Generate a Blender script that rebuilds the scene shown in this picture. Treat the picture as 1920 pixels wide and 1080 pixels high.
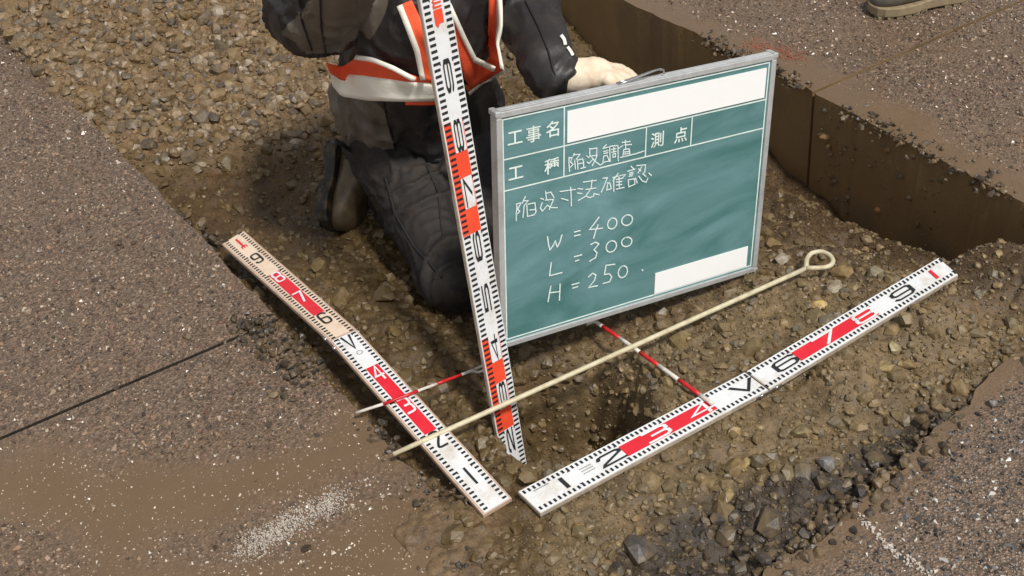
import bpy, bmesh, math, random
import numpy as np
from mathutils import Vector, Matrix, noise as mnoise
from mathutils.bvhtree import BVHTree

scene = bpy.context.scene
col = scene.collection
for o in list(bpy.data.objects):
    bpy.data.objects.remove(o)

# ---------------------------------------------------------------- camera
CAM_H, FOCAL = 1.62, 2250.0                       # metres; pixels of a 1920 wide picture
UPV = np.array([-.10, -.765, -.635]); UPV /= np.linalg.norm(UPV)
YV = np.array([0, 0, 1.]) - UPV[2] * UPV; YV /= np.linalg.norm(YV)
XV = np.cross(YV, UPV)
MW = np.array([XV, YV, UPV])                      # camera axes -> world axes
CAMP = np.array([0, 0, CAM_H])
cd = bpy.data.cameras.new('camera'); cam = bpy.data.objects.new('camera', cd); col.objects.link(cam)
cd.lens = FOCAL / 1920 * 36; cd.sensor_width = 36; cd.clip_start = .02; cd.clip_end = 200
r_, u_, b_ = MW @ [1, 0, 0], MW @ [0, -1, 0], MW @ [0, 0, -1]
m = Matrix.Identity(4)
for i in range(3):
    m[i][0], m[i][1], m[i][2] = r_[i], u_[i], b_[i]
m.translation = Vector(CAMP); cam.matrix_world = m
scene.camera = cam

# ---------------------------------------------------------------- light
SUN_AZ, SUN_EL = math.atan2(-.83, .56), math.radians(58)      # direction towards the lamp, seen from the pit
world = bpy.data.worlds.new('World'); scene.world = world; world.use_nodes = True
wn = world.node_tree; bg = wn.nodes['Background']
sky = wn.nodes.new('ShaderNodeTexSky'); sky.sky_type = 'NISHITA'; sky.sun_disc = False
sky.sun_elevation = SUN_EL; sky.sun_rotation = math.pi / 2 - SUN_AZ
hsv = wn.nodes.new('ShaderNodeHueSaturation'); hsv.inputs['Saturation'].default_value = .12
wn.links.new(sky.outputs[0], hsv.inputs['Color']); wn.links.new(hsv.outputs[0], bg.inputs['Color'])
bg.inputs['Strength'].default_value = .115
sd_ = bpy.data.lights.new('sun', 'SUN'); sun = bpy.data.objects.new('sun', sd_); col.objects.link(sun)
sd_.energy = 3.5; sd_.angle = math.radians(7.0); sd_.color = (1, .965, .91)
sdir = Vector((math.cos(SUN_AZ) * math.cos(SUN_EL), math.sin(SUN_AZ) * math.cos(SUN_EL), math.sin(SUN_EL)))
sun.rotation_euler = sdir.to_track_quat('Z', 'Y').to_euler(); sun.location = (4, -3, 6)
scene.view_settings.view_transform = 'Standard'; scene.view_settings.look = 'None'
scene.view_settings.exposure = -0.02; scene.view_settings.gamma = 1
scene.render.engine = 'CYCLES'
scene.cycles.max_bounces = 5; scene.cycles.use_denoising = True

# ---------------------------------------------------------------- helpers
rng = np.random.default_rng(7)
random.seed(7)
def ray(px, py): return MW @ np.array([(px - 960) / FOCAL, (py - 540) / FOCAL, 1.])
def at(px, py, z=0.):
    d = ray(px, py); return CAMP + d * (z - CAM_H) / d[2]
def proj(P):
    q = (np.asarray(P) - CAMP) @ MW
    return 960 + FOCAL * q[..., 0] / q[..., 2], 540 + FOCAL * q[..., 1] / q[..., 2]
def tag(o, label=None, cat=None, group=None, kind=None):
    if label: o['label'] = label
    if cat: o['category'] = cat
    if group: o['group'] = group
    if kind: o['kind'] = kind
    return o
def empty(name, loc=(0, 0, 0)):
    o = bpy.data.objects.new(name, None); o.empty_display_size = .1; o.location = loc; col.objects.link(o); return o
def mesh_obj(name, verts, faces, mat=None, parent=None, smooth=False, mesh=None):
    """verts in world coordinates; the object keeps its parent's (unrotated) location as origin"""
    off = Vector((0, 0, 0)); p = parent
    while p is not None:
        off += p.location; p = p.parent
    me = bpy.data.meshes.new(name)
    v = np.asarray(verts, dtype=np.float64) - np.array(off)
    me.from_pydata(v.tolist(), [], faces if isinstance(faces, list) else faces.tolist())
    if mat is not None: me.materials.append(mat)
    if smooth: me.polygons.foreach_set('use_smooth', [True] * len(me.polygons))
    me.update()
    o = bpy.data.objects.new(name, me); col.objects.link(o); o.parent = parent
    return o
class MB:
    def __init__(s): s.v, s.f = [], []
    def add(s, v, f):
        n = len(s.v); s.v += [tuple(map(float, p)) for p in v]; s.f += [tuple(i + n for i in q) for q in f]
    def quad(s, a, b, c, d): s.add([a, b, c, d], [(0, 1, 2, 3)])
    def box8(s, p):           # 4 bottom + 4 top, counter-clockwise
        s.add(p, [(3, 2, 1, 0), (4, 5, 6, 7), (0, 1, 5, 4), (1, 2, 6, 5), (2, 3, 7, 6), (3, 0, 4, 7)])
    def tube(s, pts, rad, n=10, cap=True):
        pts = [np.asarray(p, float) for p in pts]; rad = [rad] * len(pts) if np.isscalar(rad) else rad
        rings = []; prev = None
        for i, p in enumerate(pts):
            t = pts[min(i + 1, len(pts) - 1)] - pts[max(i - 1, 0)]; t = t / (np.linalg.norm(t) + 1e-12)
            if prev is None:
                a = np.cross(t, [0, 0, 1.]) if abs(t[2]) < .9 else np.cross(t, [1., 0, 0])
            else: a = prev - t * (prev @ t)
            a = a / np.linalg.norm(a); prev = a; b = np.cross(t, a)
            rings.append([p + rad[i] * (math.cos(2 * math.pi * k / n) * a + math.sin(2 * math.pi * k / n) * b) for k in range(n)])
        v = [q for r in rings for q in r]; f = []
        for i in range(len(pts) - 1):
            for k in range(n):
                f.append((i * n + k, i * n + (k + 1) % n, (i + 1) * n + (k + 1) % n, (i + 1) * n + k))
        if cap:
            f.append(tuple(range(n - 1, -1, -1))); f.append(tuple((len(pts) - 1) * n + k for k in range(n)))
        s.add(v, f)
    def build(s, name, mat, parent=None, smooth=False, bevel=0):
        o = mesh_obj(name, s.v, s.f, mat, parent, smooth)
        if bevel:
            md = o.modifiers.new('bevel', 'BEVEL'); md.width = bevel; md.segments = 2; md.limit_method = 'ANGLE'
        return o
def lerp(a, b, t): return a + (b - a) * t
def vnoise(x, y, scale, seed=0):
    """smooth value noise, vectorised, range -1..1"""
    r = np.random.default_rng(seed).uniform(-1, 1, (256, 256))
    X, Y = x / scale + 1000.3, y / scale + 1000.7
    xi, yi = np.floor(X).astype(int), np.floor(Y).astype(int); fx, fy = X - xi, Y - yi
    fx, fy = fx * fx * (3 - 2 * fx), fy * fy * (3 - 2 * fy)
    a, b = r[xi % 256, yi % 256], r[(xi + 1) % 256, yi % 256]
    c, d = r[xi % 256, (yi + 1) % 256], r[(xi + 1) % 256, (yi + 1) % 256]
    return (a * (1 - fx) + b * fx) * (1 - fy) + (c * (1 - fx) + d * fx) * fy
def vnoise3(p, seed=0):
    r = np.random.default_rng(seed).uniform(-1, 1, (64, 64, 64)); q = p + 1000.37
    i = np.floor(q).astype(int); f = q - i; f = f * f * (3 - 2 * f); i %= 64; j = (i + 1) % 64; out = 0
    for a in (0, 1):
        for b in (0, 1):
            for c in (0, 1):
                w = (f[:, 0] if a else 1 - f[:, 0]) * (f[:, 1] if b else 1 - f[:, 1]) * (f[:, 2] if c else 1 - f[:, 2])
                out = out + w * r[(j if a else i)[:, 0], (j if b else i)[:, 1], (j if c else i)[:, 2]]
    return out
def cells(x, y, scale, seed=0):
    """worley noise: distance to the nearest and second nearest feature point"""
    r = np.random.default_rng(seed).uniform(0, 1, (128, 128, 2))
    X, Y = x / scale + 500, y / scale + 500
    xi, yi = np.floor(X).astype(int), np.floor(Y).astype(int)
    d1 = np.full(X.shape, 9.); d2 = d1.copy()
    for i in (-1, 0, 1):
        for j in (-1, 0, 1):
            p = r[(xi + i) % 128, (yi + j) % 128]
            d = np.hypot(xi + i + p[..., 0] - X, yi + j + p[..., 1] - Y)
            d2 = np.where(d < d1, d1, np.minimum(d2, d)); d1 = np.minimum(d1, d)
    return d1, d2
def sstep(a, b, x):
    t = np.clip((x - a) / (b - a), 0, 1); return t * t * (3 - 2 * t)
def inpoly(px, py, poly):
    ins = np.zeros(np.shape(px), bool); n = len(poly)
    for i in range(n):
        x1, y1 = poly[i]; x2, y2 = poly[(i + 1) % n]
        ins ^= ((y1 > py) != (y2 > py)) & (px < (x2 - x1) * (py - y1) / (y2 - y1 + 1e-12) + x1)
    return ins
def srgb(r, g, b):
    return tuple(((c / 255) / 12.92 if c / 255 <= .04045 else ((c / 255 + .055) / 1.055) ** 2.4) for c in (r, g, b))

# ---------------------------------------------------------------- materials
def new_mat(name):
    mt = bpy.data.materials.new(name); mt.use_nodes = True
    nt = mt.node_tree; return mt, nt, nt.nodes['Principled BSDF']
def nd(nt, t, **kw):
    n = nt.nodes.new(t)
    for k, v in kw.items():
        if k in n.inputs: n.inputs[k].default_value = v
        else: setattr(n, k, v)
    return n
def tex_noise(nt, scale, detail=4, rough=.6, vec=None):
    n = nd(nt, 'ShaderNodeTexNoise', Scale=scale, Detail=detail, Roughness=rough)
    if vec is not None: nt.links.new(vec, n.inputs['Vector'])
    return n
def pos(nt):
    return nt.nodes.new('ShaderNodeTexCoord').outputs['Object']
def ramp(nt, src, stops):
    r = nd(nt, 'ShaderNodeValToRGB'); e = r.color_ramp.elements
    while len(e) < len(stops): e.new(.5)
    for i, (p, c) in enumerate(stops):
        e[i].position = p; e[i].color = (*c, 1) if len(c) == 3 else c
    nt.links.new(src, r.inputs[0]); return r.outputs['Color']
def mixc(nt, fac, a, b, mode='MIX'):
    n = nd(nt, 'ShaderNodeMix', data_type='RGBA', blend_type=mode)
    for s, i in ((fac, 0), (a, 6), (b, 7)):
        if hasattr(s, 'is_linked') or hasattr(s, 'links'): nt.links.new(s, n.inputs[i])
        elif i == 0: n.inputs[0].default_value = s
        else: n.inputs[i].default_value = (*s, 1)
    return n.outputs[2]
def bump(nt, b, height, strength=.5, dist=.002, prev=None):
    n = nd(nt, 'ShaderNodeBump', Strength=strength, Distance=dist)
    nt.links.new(height, n.inputs['Height'])
    if prev is not None: nt.links.new(prev, n.inputs['Normal'])
    if b is not None: nt.links.new(n.outputs[0], b.inputs['Normal'])
    return n.outputs[0]
def rough_from(nt, b, src, lo, hi):
    m_ = nd(nt, 'ShaderNodeMapRange'); m_.inputs['To Min'].default_value = lo; m_.inputs['To Max'].default_value = hi
    m_.inputs['From Min'].default_value = .35; m_.inputs['From Max'].default_value = .65
    nt.links.new(src, m_.inputs['Value']); nt.links.new(m_.outputs[0], b.inputs['Roughness'])
def simple(name, color, rough=.5, metal=0., var=.15, scale=40., bstr=0., bdist=.001, dirt=None, dirt_amt=.4, dirt_scale=14.):
    mt, nt, b = new_mat(name); p = pos(nt)
    n1 = tex_noise(nt, scale, 4, .6, p)
    c = ramp(nt, n1.outputs[0], [(.3, tuple(max(0, x * (1 - var)) for x in color)), (.7, tuple(min(1, x * (1 + var)) for x in color))])
    if dirt is not None:
        n2 = tex_noise(nt, dirt_scale, 6, .7, p)
        f = ramp(nt, n2.outputs[0], [(.5, (0, 0, 0)), (.72, (dirt_amt,) * 3)])
        c = mixc(nt, f, c, dirt)
    nt.links.new(c, b.inputs['Base Color'])
    b.inputs['Roughness'].default_value = rough; b.inputs['Metallic'].default_value = metal
    if bstr: bump(nt, b, n1.outputs[0], bstr, bdist)
    return mt
M = {}
MUD = srgb(122, 98, 70)
# soil: colour of each patch of earth comes with the mesh, grain from noise
mt, nt, b = new_mat('soil'); p = pos(nt)
at_ = nd(nt, 'ShaderNodeAttribute', attribute_name='earth')
n1 = tex_noise(nt, 55, 6, .65, p); n2 = tex_noise(nt, 260, 5, .7, p)
c = mixc(nt, 1., at_.outputs['Color'], ramp(nt, n1.outputs[0], [(.3, (.62, .62, .62)), (.7, (1.3, 1.26, 1.2))]), 'MULTIPLY')
c = mixc(nt, 1., c, ramp(nt, n2.outputs[0], [(.33, (.7, .7, .7)), (.68, (1.25, 1.22, 1.18))]), 'MULTIPLY')
nt.links.new(c, b.inputs['Base Color']); rough_from(nt, b, n1.outputs[0], .38, .75)
q = bump(nt, None, n1.outputs[0], .6, .006); bump(nt, b, n2.outputs[0], .6, .0022, q)
M['soil'] = mt
def stone_mat(name, per_object, rlo=.3, rhi=.62, mudamt=.72):
    mt, nt, b = new_mat(name); p = pos(nt)
    if per_object: base = nd(nt, 'ShaderNodeObjectInfo').outputs['Color']
    else: base = nd(nt, 'ShaderNodeAttribute', attribute_name='tint').outputs['Color']
    g = nd(nt, 'ShaderNodeNewGeometry').outputs['Position']
    n1 = tex_noise(nt, 90, 5, .65, g); n2 = tex_noise(nt, 420, 3, .6, g)
    c = mixc(nt, 1., base, ramp(nt, n1.outputs[0], [(.3, (.68, .66, .62)), (.7, (1.28, 1.27, 1.25))]), 'MULTIPLY')
    mud = ramp(nt, tex_noise(nt, 38, 4, .6, g).outputs[0], [(.42, (0, 0, 0)), (.6, (mudamt,) * 3)])
    c = mixc(nt, mud, c, srgb(108, 90, 62))
    nt.links.new(c, b.inputs['Base Color']); rough_from(nt, b, n1.outputs[0], rlo, rhi)
    q = bump(nt, None, n1.outputs[0], .5, .003); bump(nt, b, n2.outputs[0], .4, .0008, q)
    return mt
M['stone'] = stone_mat('stone', True); M['gravel'] = stone_mat('gravel', False)
# wet aggregate of the asphalt
mt, nt, b = new_mat('aggregate')
nt.links.new(nd(nt, 'ShaderNodeAttribute', attribute_name='tint').outputs['Color'], b.inputs['Base Color'])
b.inputs['Roughness'].default_value = .3; b.inputs['Specular IOR Level'].default_value = .6
M['aggregate'] = mt
# asphalt with smeared mud
mt, nt, b = new_mat('asphalt'); p = pos(nt)
vo = nd(nt, 'ShaderNodeTexVoronoi', Scale=210.); nt.links.new(p, vo.inputs['Vector'])
n1 = tex_noise(nt, 3.2, 6, .62, p); n2 = tex_noise(nt, 320, 4, .7, p)
agg = mixc(nt, .75, srgb(92, 78, 66), ramp(nt, vo.outputs['Color'], [(0, srgb(60, 50, 42)), (.5, srgb(108, 90, 74)), (1, srgb(156, 130, 108))]))
at_ = nd(nt, 'ShaderNodeAttribute', attribute_name='mud')
c = mixc(nt, at_.outputs['Fac'], agg, mixc(nt, n1.outputs[0], srgb(98, 79, 58), srgb(118, 96, 73)))
nt.links.new(c, b.inputs['Base Color']); rough_from(nt, b, n1.outputs[0], .3, .5)
inv = nd(nt, 'ShaderNodeMath', operation='SUBTRACT'); inv.inputs[0].default_value = 1.05; nt.links.new(at_.outputs['Fac'], inv.inputs[1])
mm = nd(nt, 'ShaderNodeMath', operation='MULTIPLY'); nt.links.new(inv.outputs[0], mm.inputs[0]); nt.links.new(vo.outputs['Distance'], mm.inputs[1])
q = bump(nt, None, mm.outputs[0], .7, .004); q = bump(nt, None, n2.outputs[0], .3, .0012, q)
bump(nt, b, tex_noise(nt, 22, 4, .6, p).outputs[0], .35, .006, q)
M['asphalt'] = mt
# cut face of the road: smeared clay with vertical drag marks
mt, nt, b = new_mat('cut_face'); p = pos(nt)
mp = nd(nt, 'ShaderNodeMapping'); mp.inputs['Scale'].default_value = (5, 5, 2.2); nt.links.new(p, mp.inputs[0])
n1 = tex_noise(nt, 1.6, 6, .6, mp.outputs[0]); n2 = tex_noise(nt, 120, 5, .65, p); n3 = tex_noise(nt, 4.5, 3, .5, p)
c = ramp(nt, n1.outputs[0], [(.3, srgb(122, 98, 66)), (.7, srgb(138, 112, 77))])
c = mixc(nt, ramp(nt, n3.outputs[0], [(.5, (0, 0, 0)), (.62, (.7, .7, .7))]), c, mixc(nt, n2.outputs[0], srgb(94, 79, 60), srgb(128, 107, 80)))
nt.links.new(c, b.inputs['Base Color']); rough_from(nt, b, n1.outputs[0], .4, .65)
q = bump(nt, None, n1.outputs[0], .3, .01); bump(nt, b, n2.outputs[0], .5, .004, q)
M['cut_face'] = mt
M['rod_white'] = simple('rod_white', srgb(222, 223, 224), .42, 0, .04, 60, .06, .0004, srgb(176, 158, 126), .6, 18)
M['rod_side'] = simple('rod_side', srgb(176, 164, 148), .55, 0, .15, 60, .15, .0006, srgb(96, 76, 54), .8, 16)
M['rod_tan'] = simple('rod_tan', srgb(226, 204, 182), .45, 0, .05, 26, .05, .0004, srgb(190, 156, 118), .6, 12)
M['rod_edge'] = simple('rod_edge', srgb(190, 164, 144), .55, 0, .1, 60, .15, .0006, srgb(128, 102, 78), .7, 16)
M['rod_black'] = simple('rod_black', srgb(34, 36, 38), .5, 0, .3, 120)
M['rod_red'] = simple('rod_red', srgb(214, 36, 52), .42, 0, .06, 20, 0, 0, srgb(226, 90, 90), .3, 20)
M['rod_orange'] = simple('rod_orange', srgb(232, 76, 46), .42, 0, .05, 20, 0, 0, srgb(236, 110, 84), .3, 20)
M['print_grey'] = simple('print_grey', srgb(120, 120, 122), .5)
M['steel'] = simple('steel', srgb(190, 190, 188), .3, 1., .12, 80, .1, .0004, srgb(110, 90, 66), .5, 40)
M['aluminium'] = simple('aluminium', srgb(206, 208, 208), .42, .55, .08, 60, .08, .0003, srgb(150, 146, 136), .5, 18)
M['cream_pole'] = simple('cream_pole', srgb(196, 186, 156), .5, 0, .12, 70, .15, .0006, srgb(150, 124, 88), .6, 45)
M['pin_white'] = simple('pin_white', srgb(214, 206, 196), .45, 0, .08, 80, 0, 0, srgb(150, 130, 100), .5, 60)
M['pin_red'] = simple('pin_red', srgb(196, 30, 36), .4, 0, .1, 80)
M['chalk_print'] = simple('chalk_print', srgb(214, 228, 222), .6)
M['mask_white'] = simple('mask_white', srgb(238, 238, 236), .5, 0, .01)
# chalk strokes: the board shows through the grain
mt, nt, b = new_mat('chalk'); p = pos(nt)
n1 = tex_noise(nt, 900, 3, .7, p)
c = mixc(nt, ramp(nt, n1.outputs[0], [(.36, (0, 0, 0)), (.5, (1, 1, 1))]), srgb(118, 150, 146), srgb(226, 238, 236))
nt.links.new(c, b.inputs['Base Color']); b.inputs['Roughness'].default_value = .9; M['chalk'] = mt
# blackboard green with wiped chalk
mt, nt, b = new_mat('blackboard'); p = pos(nt)
mp = nd(nt, 'ShaderNodeMapping'); mp.inputs['Scale'].default_value = (2.2, 2.2, 7); mp.inputs['Rotation'].default_value = (0, .35, .2); nt.links.new(p, mp.inputs[0])
n1 = tex_noise(nt, 1.5, 6, .62, mp.outputs[0]); n1.inputs['Distortion'].default_value = .8
n2 = tex_noise(nt, 260, 3, .6, p)
c = mixc(nt, ramp(nt, n1.outputs[0], [(.3, (0, 0, 0)), (.78, (1, 1, 1))]), srgb(56, 104, 100), srgb(124, 160, 166))
c = mixc(nt, .12, c, mixc(nt, n2.outputs[0], srgb(40, 80, 76), srgb(120, 160, 160)))
nt.links.new(c, b.inputs['Base Color']); b.inputs['Roughness'].default_value = .38
M['blackboard'] = mt
def cloth(name, color, var=.2, weave=700, rough=.75, dirt=None, amt=.35, panel=None):
    mt, nt, b = new_mat(name); p = pos(nt)
    n1 = tex_noise(nt, 9, 5, .6, p); n2 = tex_noise(nt, weave, 2, .5, p); n3 = tex_noise(nt, 26, 4, .6, p)
    c = ramp(nt, n1.outputs[0], [(.3, tuple(x * (1 - var) for x in color)), (.7, tuple(x * (1 + var) for x in color))])
    if panel: c = mixc(nt, ramp(nt, nd(nt, 'ShaderNodeAttribute', attribute_name='panel').outputs['Fac'], [(.46, (0, 0, 0)), (.54, (1, 1, 1))]), c, panel)
    if dirt: c = mixc(nt, ramp(nt, n3.outputs[0], [(.5, (0, 0, 0)), (.7, (amt,) * 3)]), c, dirt)
    nt.links.new(c, b.inputs['Base Color']); b.inputs['Roughness'].default_value = rough
    q = bump(nt, None, n3.outputs[0], .35, .006); bump(nt, b, n2.outputs[0], .25, .0005, q)
    return mt
M['jacket'] = cloth('jacket', srgb(42, 39, 39), dirt=srgb(68, 58, 48), rough=.5, panel=srgb(98, 90, 80))
M['jacket_panel'] = cloth('jacket_panel', srgb(98, 90, 80), dirt=srgb(112, 98, 78))
M['trousers'] = cloth('trousers', srgb(33, 28, 26), dirt=srgb(66, 53, 38), amt=.5)
M['vest'] = cloth('vest', srgb(244, 92, 52), .1)
M['vest_patch'] = cloth('vest_patch', srgb(186, 92, 34), .12)
M['reflective'] = cloth('reflective', srgb(246, 242, 228), .03, dirt=srgb(206, 190, 150), amt=.25, rough=.5)
M['glove'] = cloth('glove', srgb(224, 206, 182), .1, dirt=srgb(186, 146, 112), amt=.5)
M['skin'] = simple('skin', srgb(196, 150, 120), .5, 0, .06)
M['hair'] = simple('hair', srgb(28, 24, 22), .5)
M['helmet'] = simple('helmet', srgb(226, 226, 220), .3, 0, .03)
M['boot'] = simple('boot', srgb(84, 72, 54), .45, 0, .3, 40, .5, .004, srgb(104, 86, 58), .7, 20)
M['sole'] = simple('sole', srgb(46, 40, 32), .6, 0, .3, 60, .3, .002, srgb(110, 90, 62), .8, 30)
M['boot_grey'] = simple('boot_grey', srgb(96, 90, 82), .5, 0, .2, 40, .3, .002, srgb(120, 106, 86), .5, 20)
M['sole_tan'] = simple('sole_tan', srgb(140, 124, 98), .6, 0, .2, 60)
M['asphalt_cut'] = simple('asphalt_cut', srgb(50, 44, 38), .6, 0, .3, 90, .5, .004, srgb(84, 68, 48), .5, 12)
M['seam'] = cloth('seam', srgb(28, 26, 26), .1)
M['paint_white'] = simple('paint_white', srgb(184, 174, 162), .6, 0, .1)
M['paint_pink'] = simple('paint_pink', srgb(168, 92, 74), .6, 0, .15)

# ---------------------------------------------------------------- the pit and the road round it
LEDGE = [(.083, 1.022), (-.03, 1.19), (-.161, 1.393), (-.235, 1.506), (-.359, 1.71), (-.47, 1.885), (-.568, 1.929)]
LEDGE = [(.083, 1.022), (-.161, 1.393), (-.235, 1.506), (-.359, 1.71), (-.45, 1.852), (-.500, 1.96)]
LEDGE2 = [(-.502, 1.969), (-.539, 2.03), (-.71, 2.313), (-.887, 2.601), (-1.06, 2.87), (-3.2, 6.45)]
FEDGE = [(.083, 1.022), (.339, 1.164), (.516, 1.262), (.685, 1.396), (1.232, 1.83)]
WALL_NEAR = [(1.236, 1.834), (.99, 2.264), (.8195, 2.578)]
WALL_FAR = [(.8155, 2.586), (.756, 2.705), (.601, 2.954), (.434, 3.217), (-1.9, 7.38)]
def rough_line(pts, step, amp, seed):
    r = np.random.default_rng(seed); out = []; run = 0.
    for (x1, y1), (x2, y2) in zip(pts, pts[1:]):
        L = math.hypot(x2 - x1, y2 - y1); n = max(1, min(int(L / step), 160))
        nx, ny = -(y2 - y1) / L, (x2 - x1) / L
        n = n if L < 3 else n
        for k in range(n):
            t = k / n; s_ = np.array([run + L * t]); a = 0 if k == 0 else float(vnoise(s_, s_ * 0, .07, seed)[0] * amp * 1.6 + vnoise(s_, s_ * 0 + 3, .025, seed)[0] * amp) + r.normal() * amp * .25
            out.append((x1 + (x2 - x1) * t + nx * a, y1 + (y2 - y1) * t + ny * a))
    out.append(pts[-1]); return out
def mud_field(x, y):
    """how thickly mud covers the road, 0..1, a splash with its own outline"""
    px, py = proj(np.stack([x, y, np.zeros_like(x)], -1))
    n = vnoise(x, y, .22, 3) * .5 + vnoise(x, y, .08, 4) * .3 + vnoise(x, y, .03, 5) * .25
    # left road: band along the bottom, from the white line to the middle of the picture
    line = np.interp(px, [0, 200, 400, 560, 700, 840], [880, 850, 815, 800, 770, 800])
    mleft = sstep(-50, 60, py - line + n * 90)
    gone = sstep(-40, 40, 46 - np.abs(py - np.interp(px, [186, 480, 640, 760], [1050, 1010, 950, 900])) + n * 70)
    m1 = np.clip(mleft - .75 * gone, 0, 1)
    far = sstep(-.25, .3, n + .1 - 0 * px)
    # right road: muddy strip along the cut
    dwall = (x - .815) * .873 + (y - 2.578) * .487
    m2 = sstep(.04, -.04, dwall - .1 + n * .12) * .95
    m3 = .45 * sstep(-.1, .5, n)
    right = x > .25
    front = (y < 1.6) & (x > .2)
    dfront = -((x - .516) * -.6 + (y - 1.262) * .8)
    m4 = sstep(.06, .0, dfront + n * .05) * .8
    out = np.where(front, m4, np.where(right, np.maximum(m2, m3 * .7), m1))
    return np.clip(out, 0, 1)
def slab(pts, seed):
    """one plate of the road: top, cut sides; the top is meshed finely near the camera for its mud"""
    pts = [tuple(p) for p in pts]
    bm = bmesh.new()
    top = [bm.verts.new((x, y, 0)) for x, y in pts]; bot = [bm.verts.new((x, y, -.6)) for x, y in pts]
    n = len(pts)
    f = bm.faces.new(top); f.material_index = 0
    mid = [bm.verts.new((x, y, -.2)) for x, y in pts]
    for a, b in ((top, mid), (mid, bot)):
        for i in range(n):
            q = bm.faces.new((a[i], b[i], b[(i + 1) % n], a[(i + 1) % n])); q.material_index = 1
    bmesh.ops.triangulate(bm, faces=[f])
    tf = [q for q in bm.faces if q.material_index == 0]
    # cut the top into a grid inside the area the photograph shows
    for ax, (lo, hi, st) in enumerate(((-1.75, 1.75, .05), (.85, 4.2, .05))):
        k = lo
        while k <= hi:
            no = (1, 0, 0) if ax == 0 else (0, 1, 0); co = (k, 0, 0) if ax == 0 else (0, k, 0)
            g = [q for q in bm.faces if q.material_index == 0]
            ge = list({e for q in g for e in q.edges}); gv = list({v for q in g for v in q.verts})
            bmesh.ops.bisect_plane(bm, geom=g + ge + gv, plane_co=co, plane_no=no); k += st
    bm.normal_update()
    me = bpy.data.meshes.new('road_pavement'); bm.to_mesh(me); bm.free()
    me.materials.append(M['asphalt']); me.materials.append(M['cut_face' if seed > 2 else 'asphalt_cut'])
    co = np.zeros(len(me.vertices) * 3); me.vertices.foreach_get('co', co); co = co.reshape(-1, 3)
    inv = (np.abs(co[:, 0]) < 3) & (co[:, 1] > .5) & (co[:, 1] < 5)
    mu = np.where(inv, mud_field(np.clip(co[:, 0], -3, 3), np.clip(co[:, 1], .5, 5)), .3)
    at2 = me.attributes.new('mud', 'FLOAT', 'POINT'); at2.data.foreach_set('value', mu.astype(np.float32))
    o = bpy.data.objects.new('road_pavement', me); col.objects.link(o); o['kind'] = 'structure'; return o
le = rough_line(LEDGE, .01, .005, 1); le2 = rough_line(LEDGE2, .02, .004, 2); fe = rough_line(FEDGE, .01, .006, 3)
wnr = rough_line(WALL_NEAR, .01, .003, 4); wfr = rough_line(WALL_FAR, .02, .003, 5)
slab(le[::-1] + fe[1:] + [(12, 6.95), (12, -12), (-12, -12), (-12, -3.5)], 1)
slab(le2 + [(-4.5, 14), (-12, 14), (-12, -3.491)], 2)
slab(wnr + [(12, 8.056), (12, 6.96)], 3)
slab(wfr + [(-3.19, 6.5), (-4.49, 14), (12, 14), (12, 8.064)], 4)

# ---- the earth in the pit: heights noted where the photograph shows them (pixel, pixel, height in metres)
CTRL = [(905, 990, .002), (850, 975, .004), (800, 925, -.02), (760, 890, -.05), (900, 1070, .012), (830, 1060, .008), (800, 985, .002), (1000, 1060, .0), (1015, 985, -.004), (1100, 930, .0), (1200, 890, .004), (1400, 775, .012), (1600, 655, .03), (1760, 560, .04), (1900, 480, .03),
 (1200, 1000, -.012), (1400, 900, -.008), (1550, 830, -.02), (1700, 720, -.01), (1850, 650, -.02), (1430, 1040, -.02), (1580, 950, -.03), (1700, 850, -.025), (1330, 1075, -.03), (1850, 770, -.02),
 (1300, 705, -.01), (1400, 625, -.02), (1500, 560, -.03), (1535, 490, -.045), (1640, 540, -.01), (1480, 440, -.10), (1512, 352, -.29), (1620, 425, -.33), (1735, 500, -.37), (1900, 585, -.38), (1580, 455, -.17), (1680, 500, -.14), (1440, 390, -.2),
 (1300, 560, -.05), (1200, 610, -.05), (1100, 650, -.055), (1000, 610, -.08), (1150, 500, -.12), (1300, 400, -.2), (1100, 300, -.24), (1000, 200, -.25), (1200, 200, -.3),
 (560, 610, -.045), (640, 690, -.055), (700, 780, -.065), (800, 905, -.05), (490, 540, -.06), (420, 480, -.07), (740, 640, -.04), (700, 580, -.05), (620, 520, -.06), (540, 470, -.08), (450, 420, -.1), (350, 390, -.09), (500, 350, -.1), (600, 330, -.09),
 (860, 740, -.06), (860, 850, -.05), (780, 700, -.05), (850, 570, -.09), (760, 500, -.09), (650, 440, -.09), (750, 350, -.1), (900, 400, -.12),
 (186, 260, -.03), (260, 300, -.05), (330, 260, -.05), (186, 100, .01), (60, 150, .01), (400, 150, -.01), (500, 200, -.035), (300, 0, .04), (500, 50, .0), (560, 270, -.07), (700, 100, -.06), (800, 0, -.12), (100, 0, .05), (0, 60, .03)]
cw = np.array([at(x, y, z) for x, y, z in CTRL])
HOLE = np.array([at(*p, -.02)[:2] for p in ((905, 690), (1000, 655), (1110, 650), (1195, 690), (1228, 770), (1205, 838), (1110, 880), (1030, 872), (965, 856), (925, 820), (900, 760))])
hc = HOLE.mean(0)
def hole_dist(x, y):
    """rough signed distance to the outline of the sinkhole, negative inside"""
    d = np.full(np.shape(x), 9.)
    for i in range(len(HOLE)):
        a, b = HOLE[i], HOLE[(i + 1) % len(HOLE)]; ab = b - a
        t = np.clip(((x - a[0]) * ab[0] + (y - a[1]) * ab[1]) / (ab @ ab), 0, 1)
        d = np.minimum(d, np.hypot(x - a[0] - t * ab[0], y - a[1] - t * ab[1]))
    return np.where(inpoly(x, y, [tuple(p) for p in HOLE]), -d, d)
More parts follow.
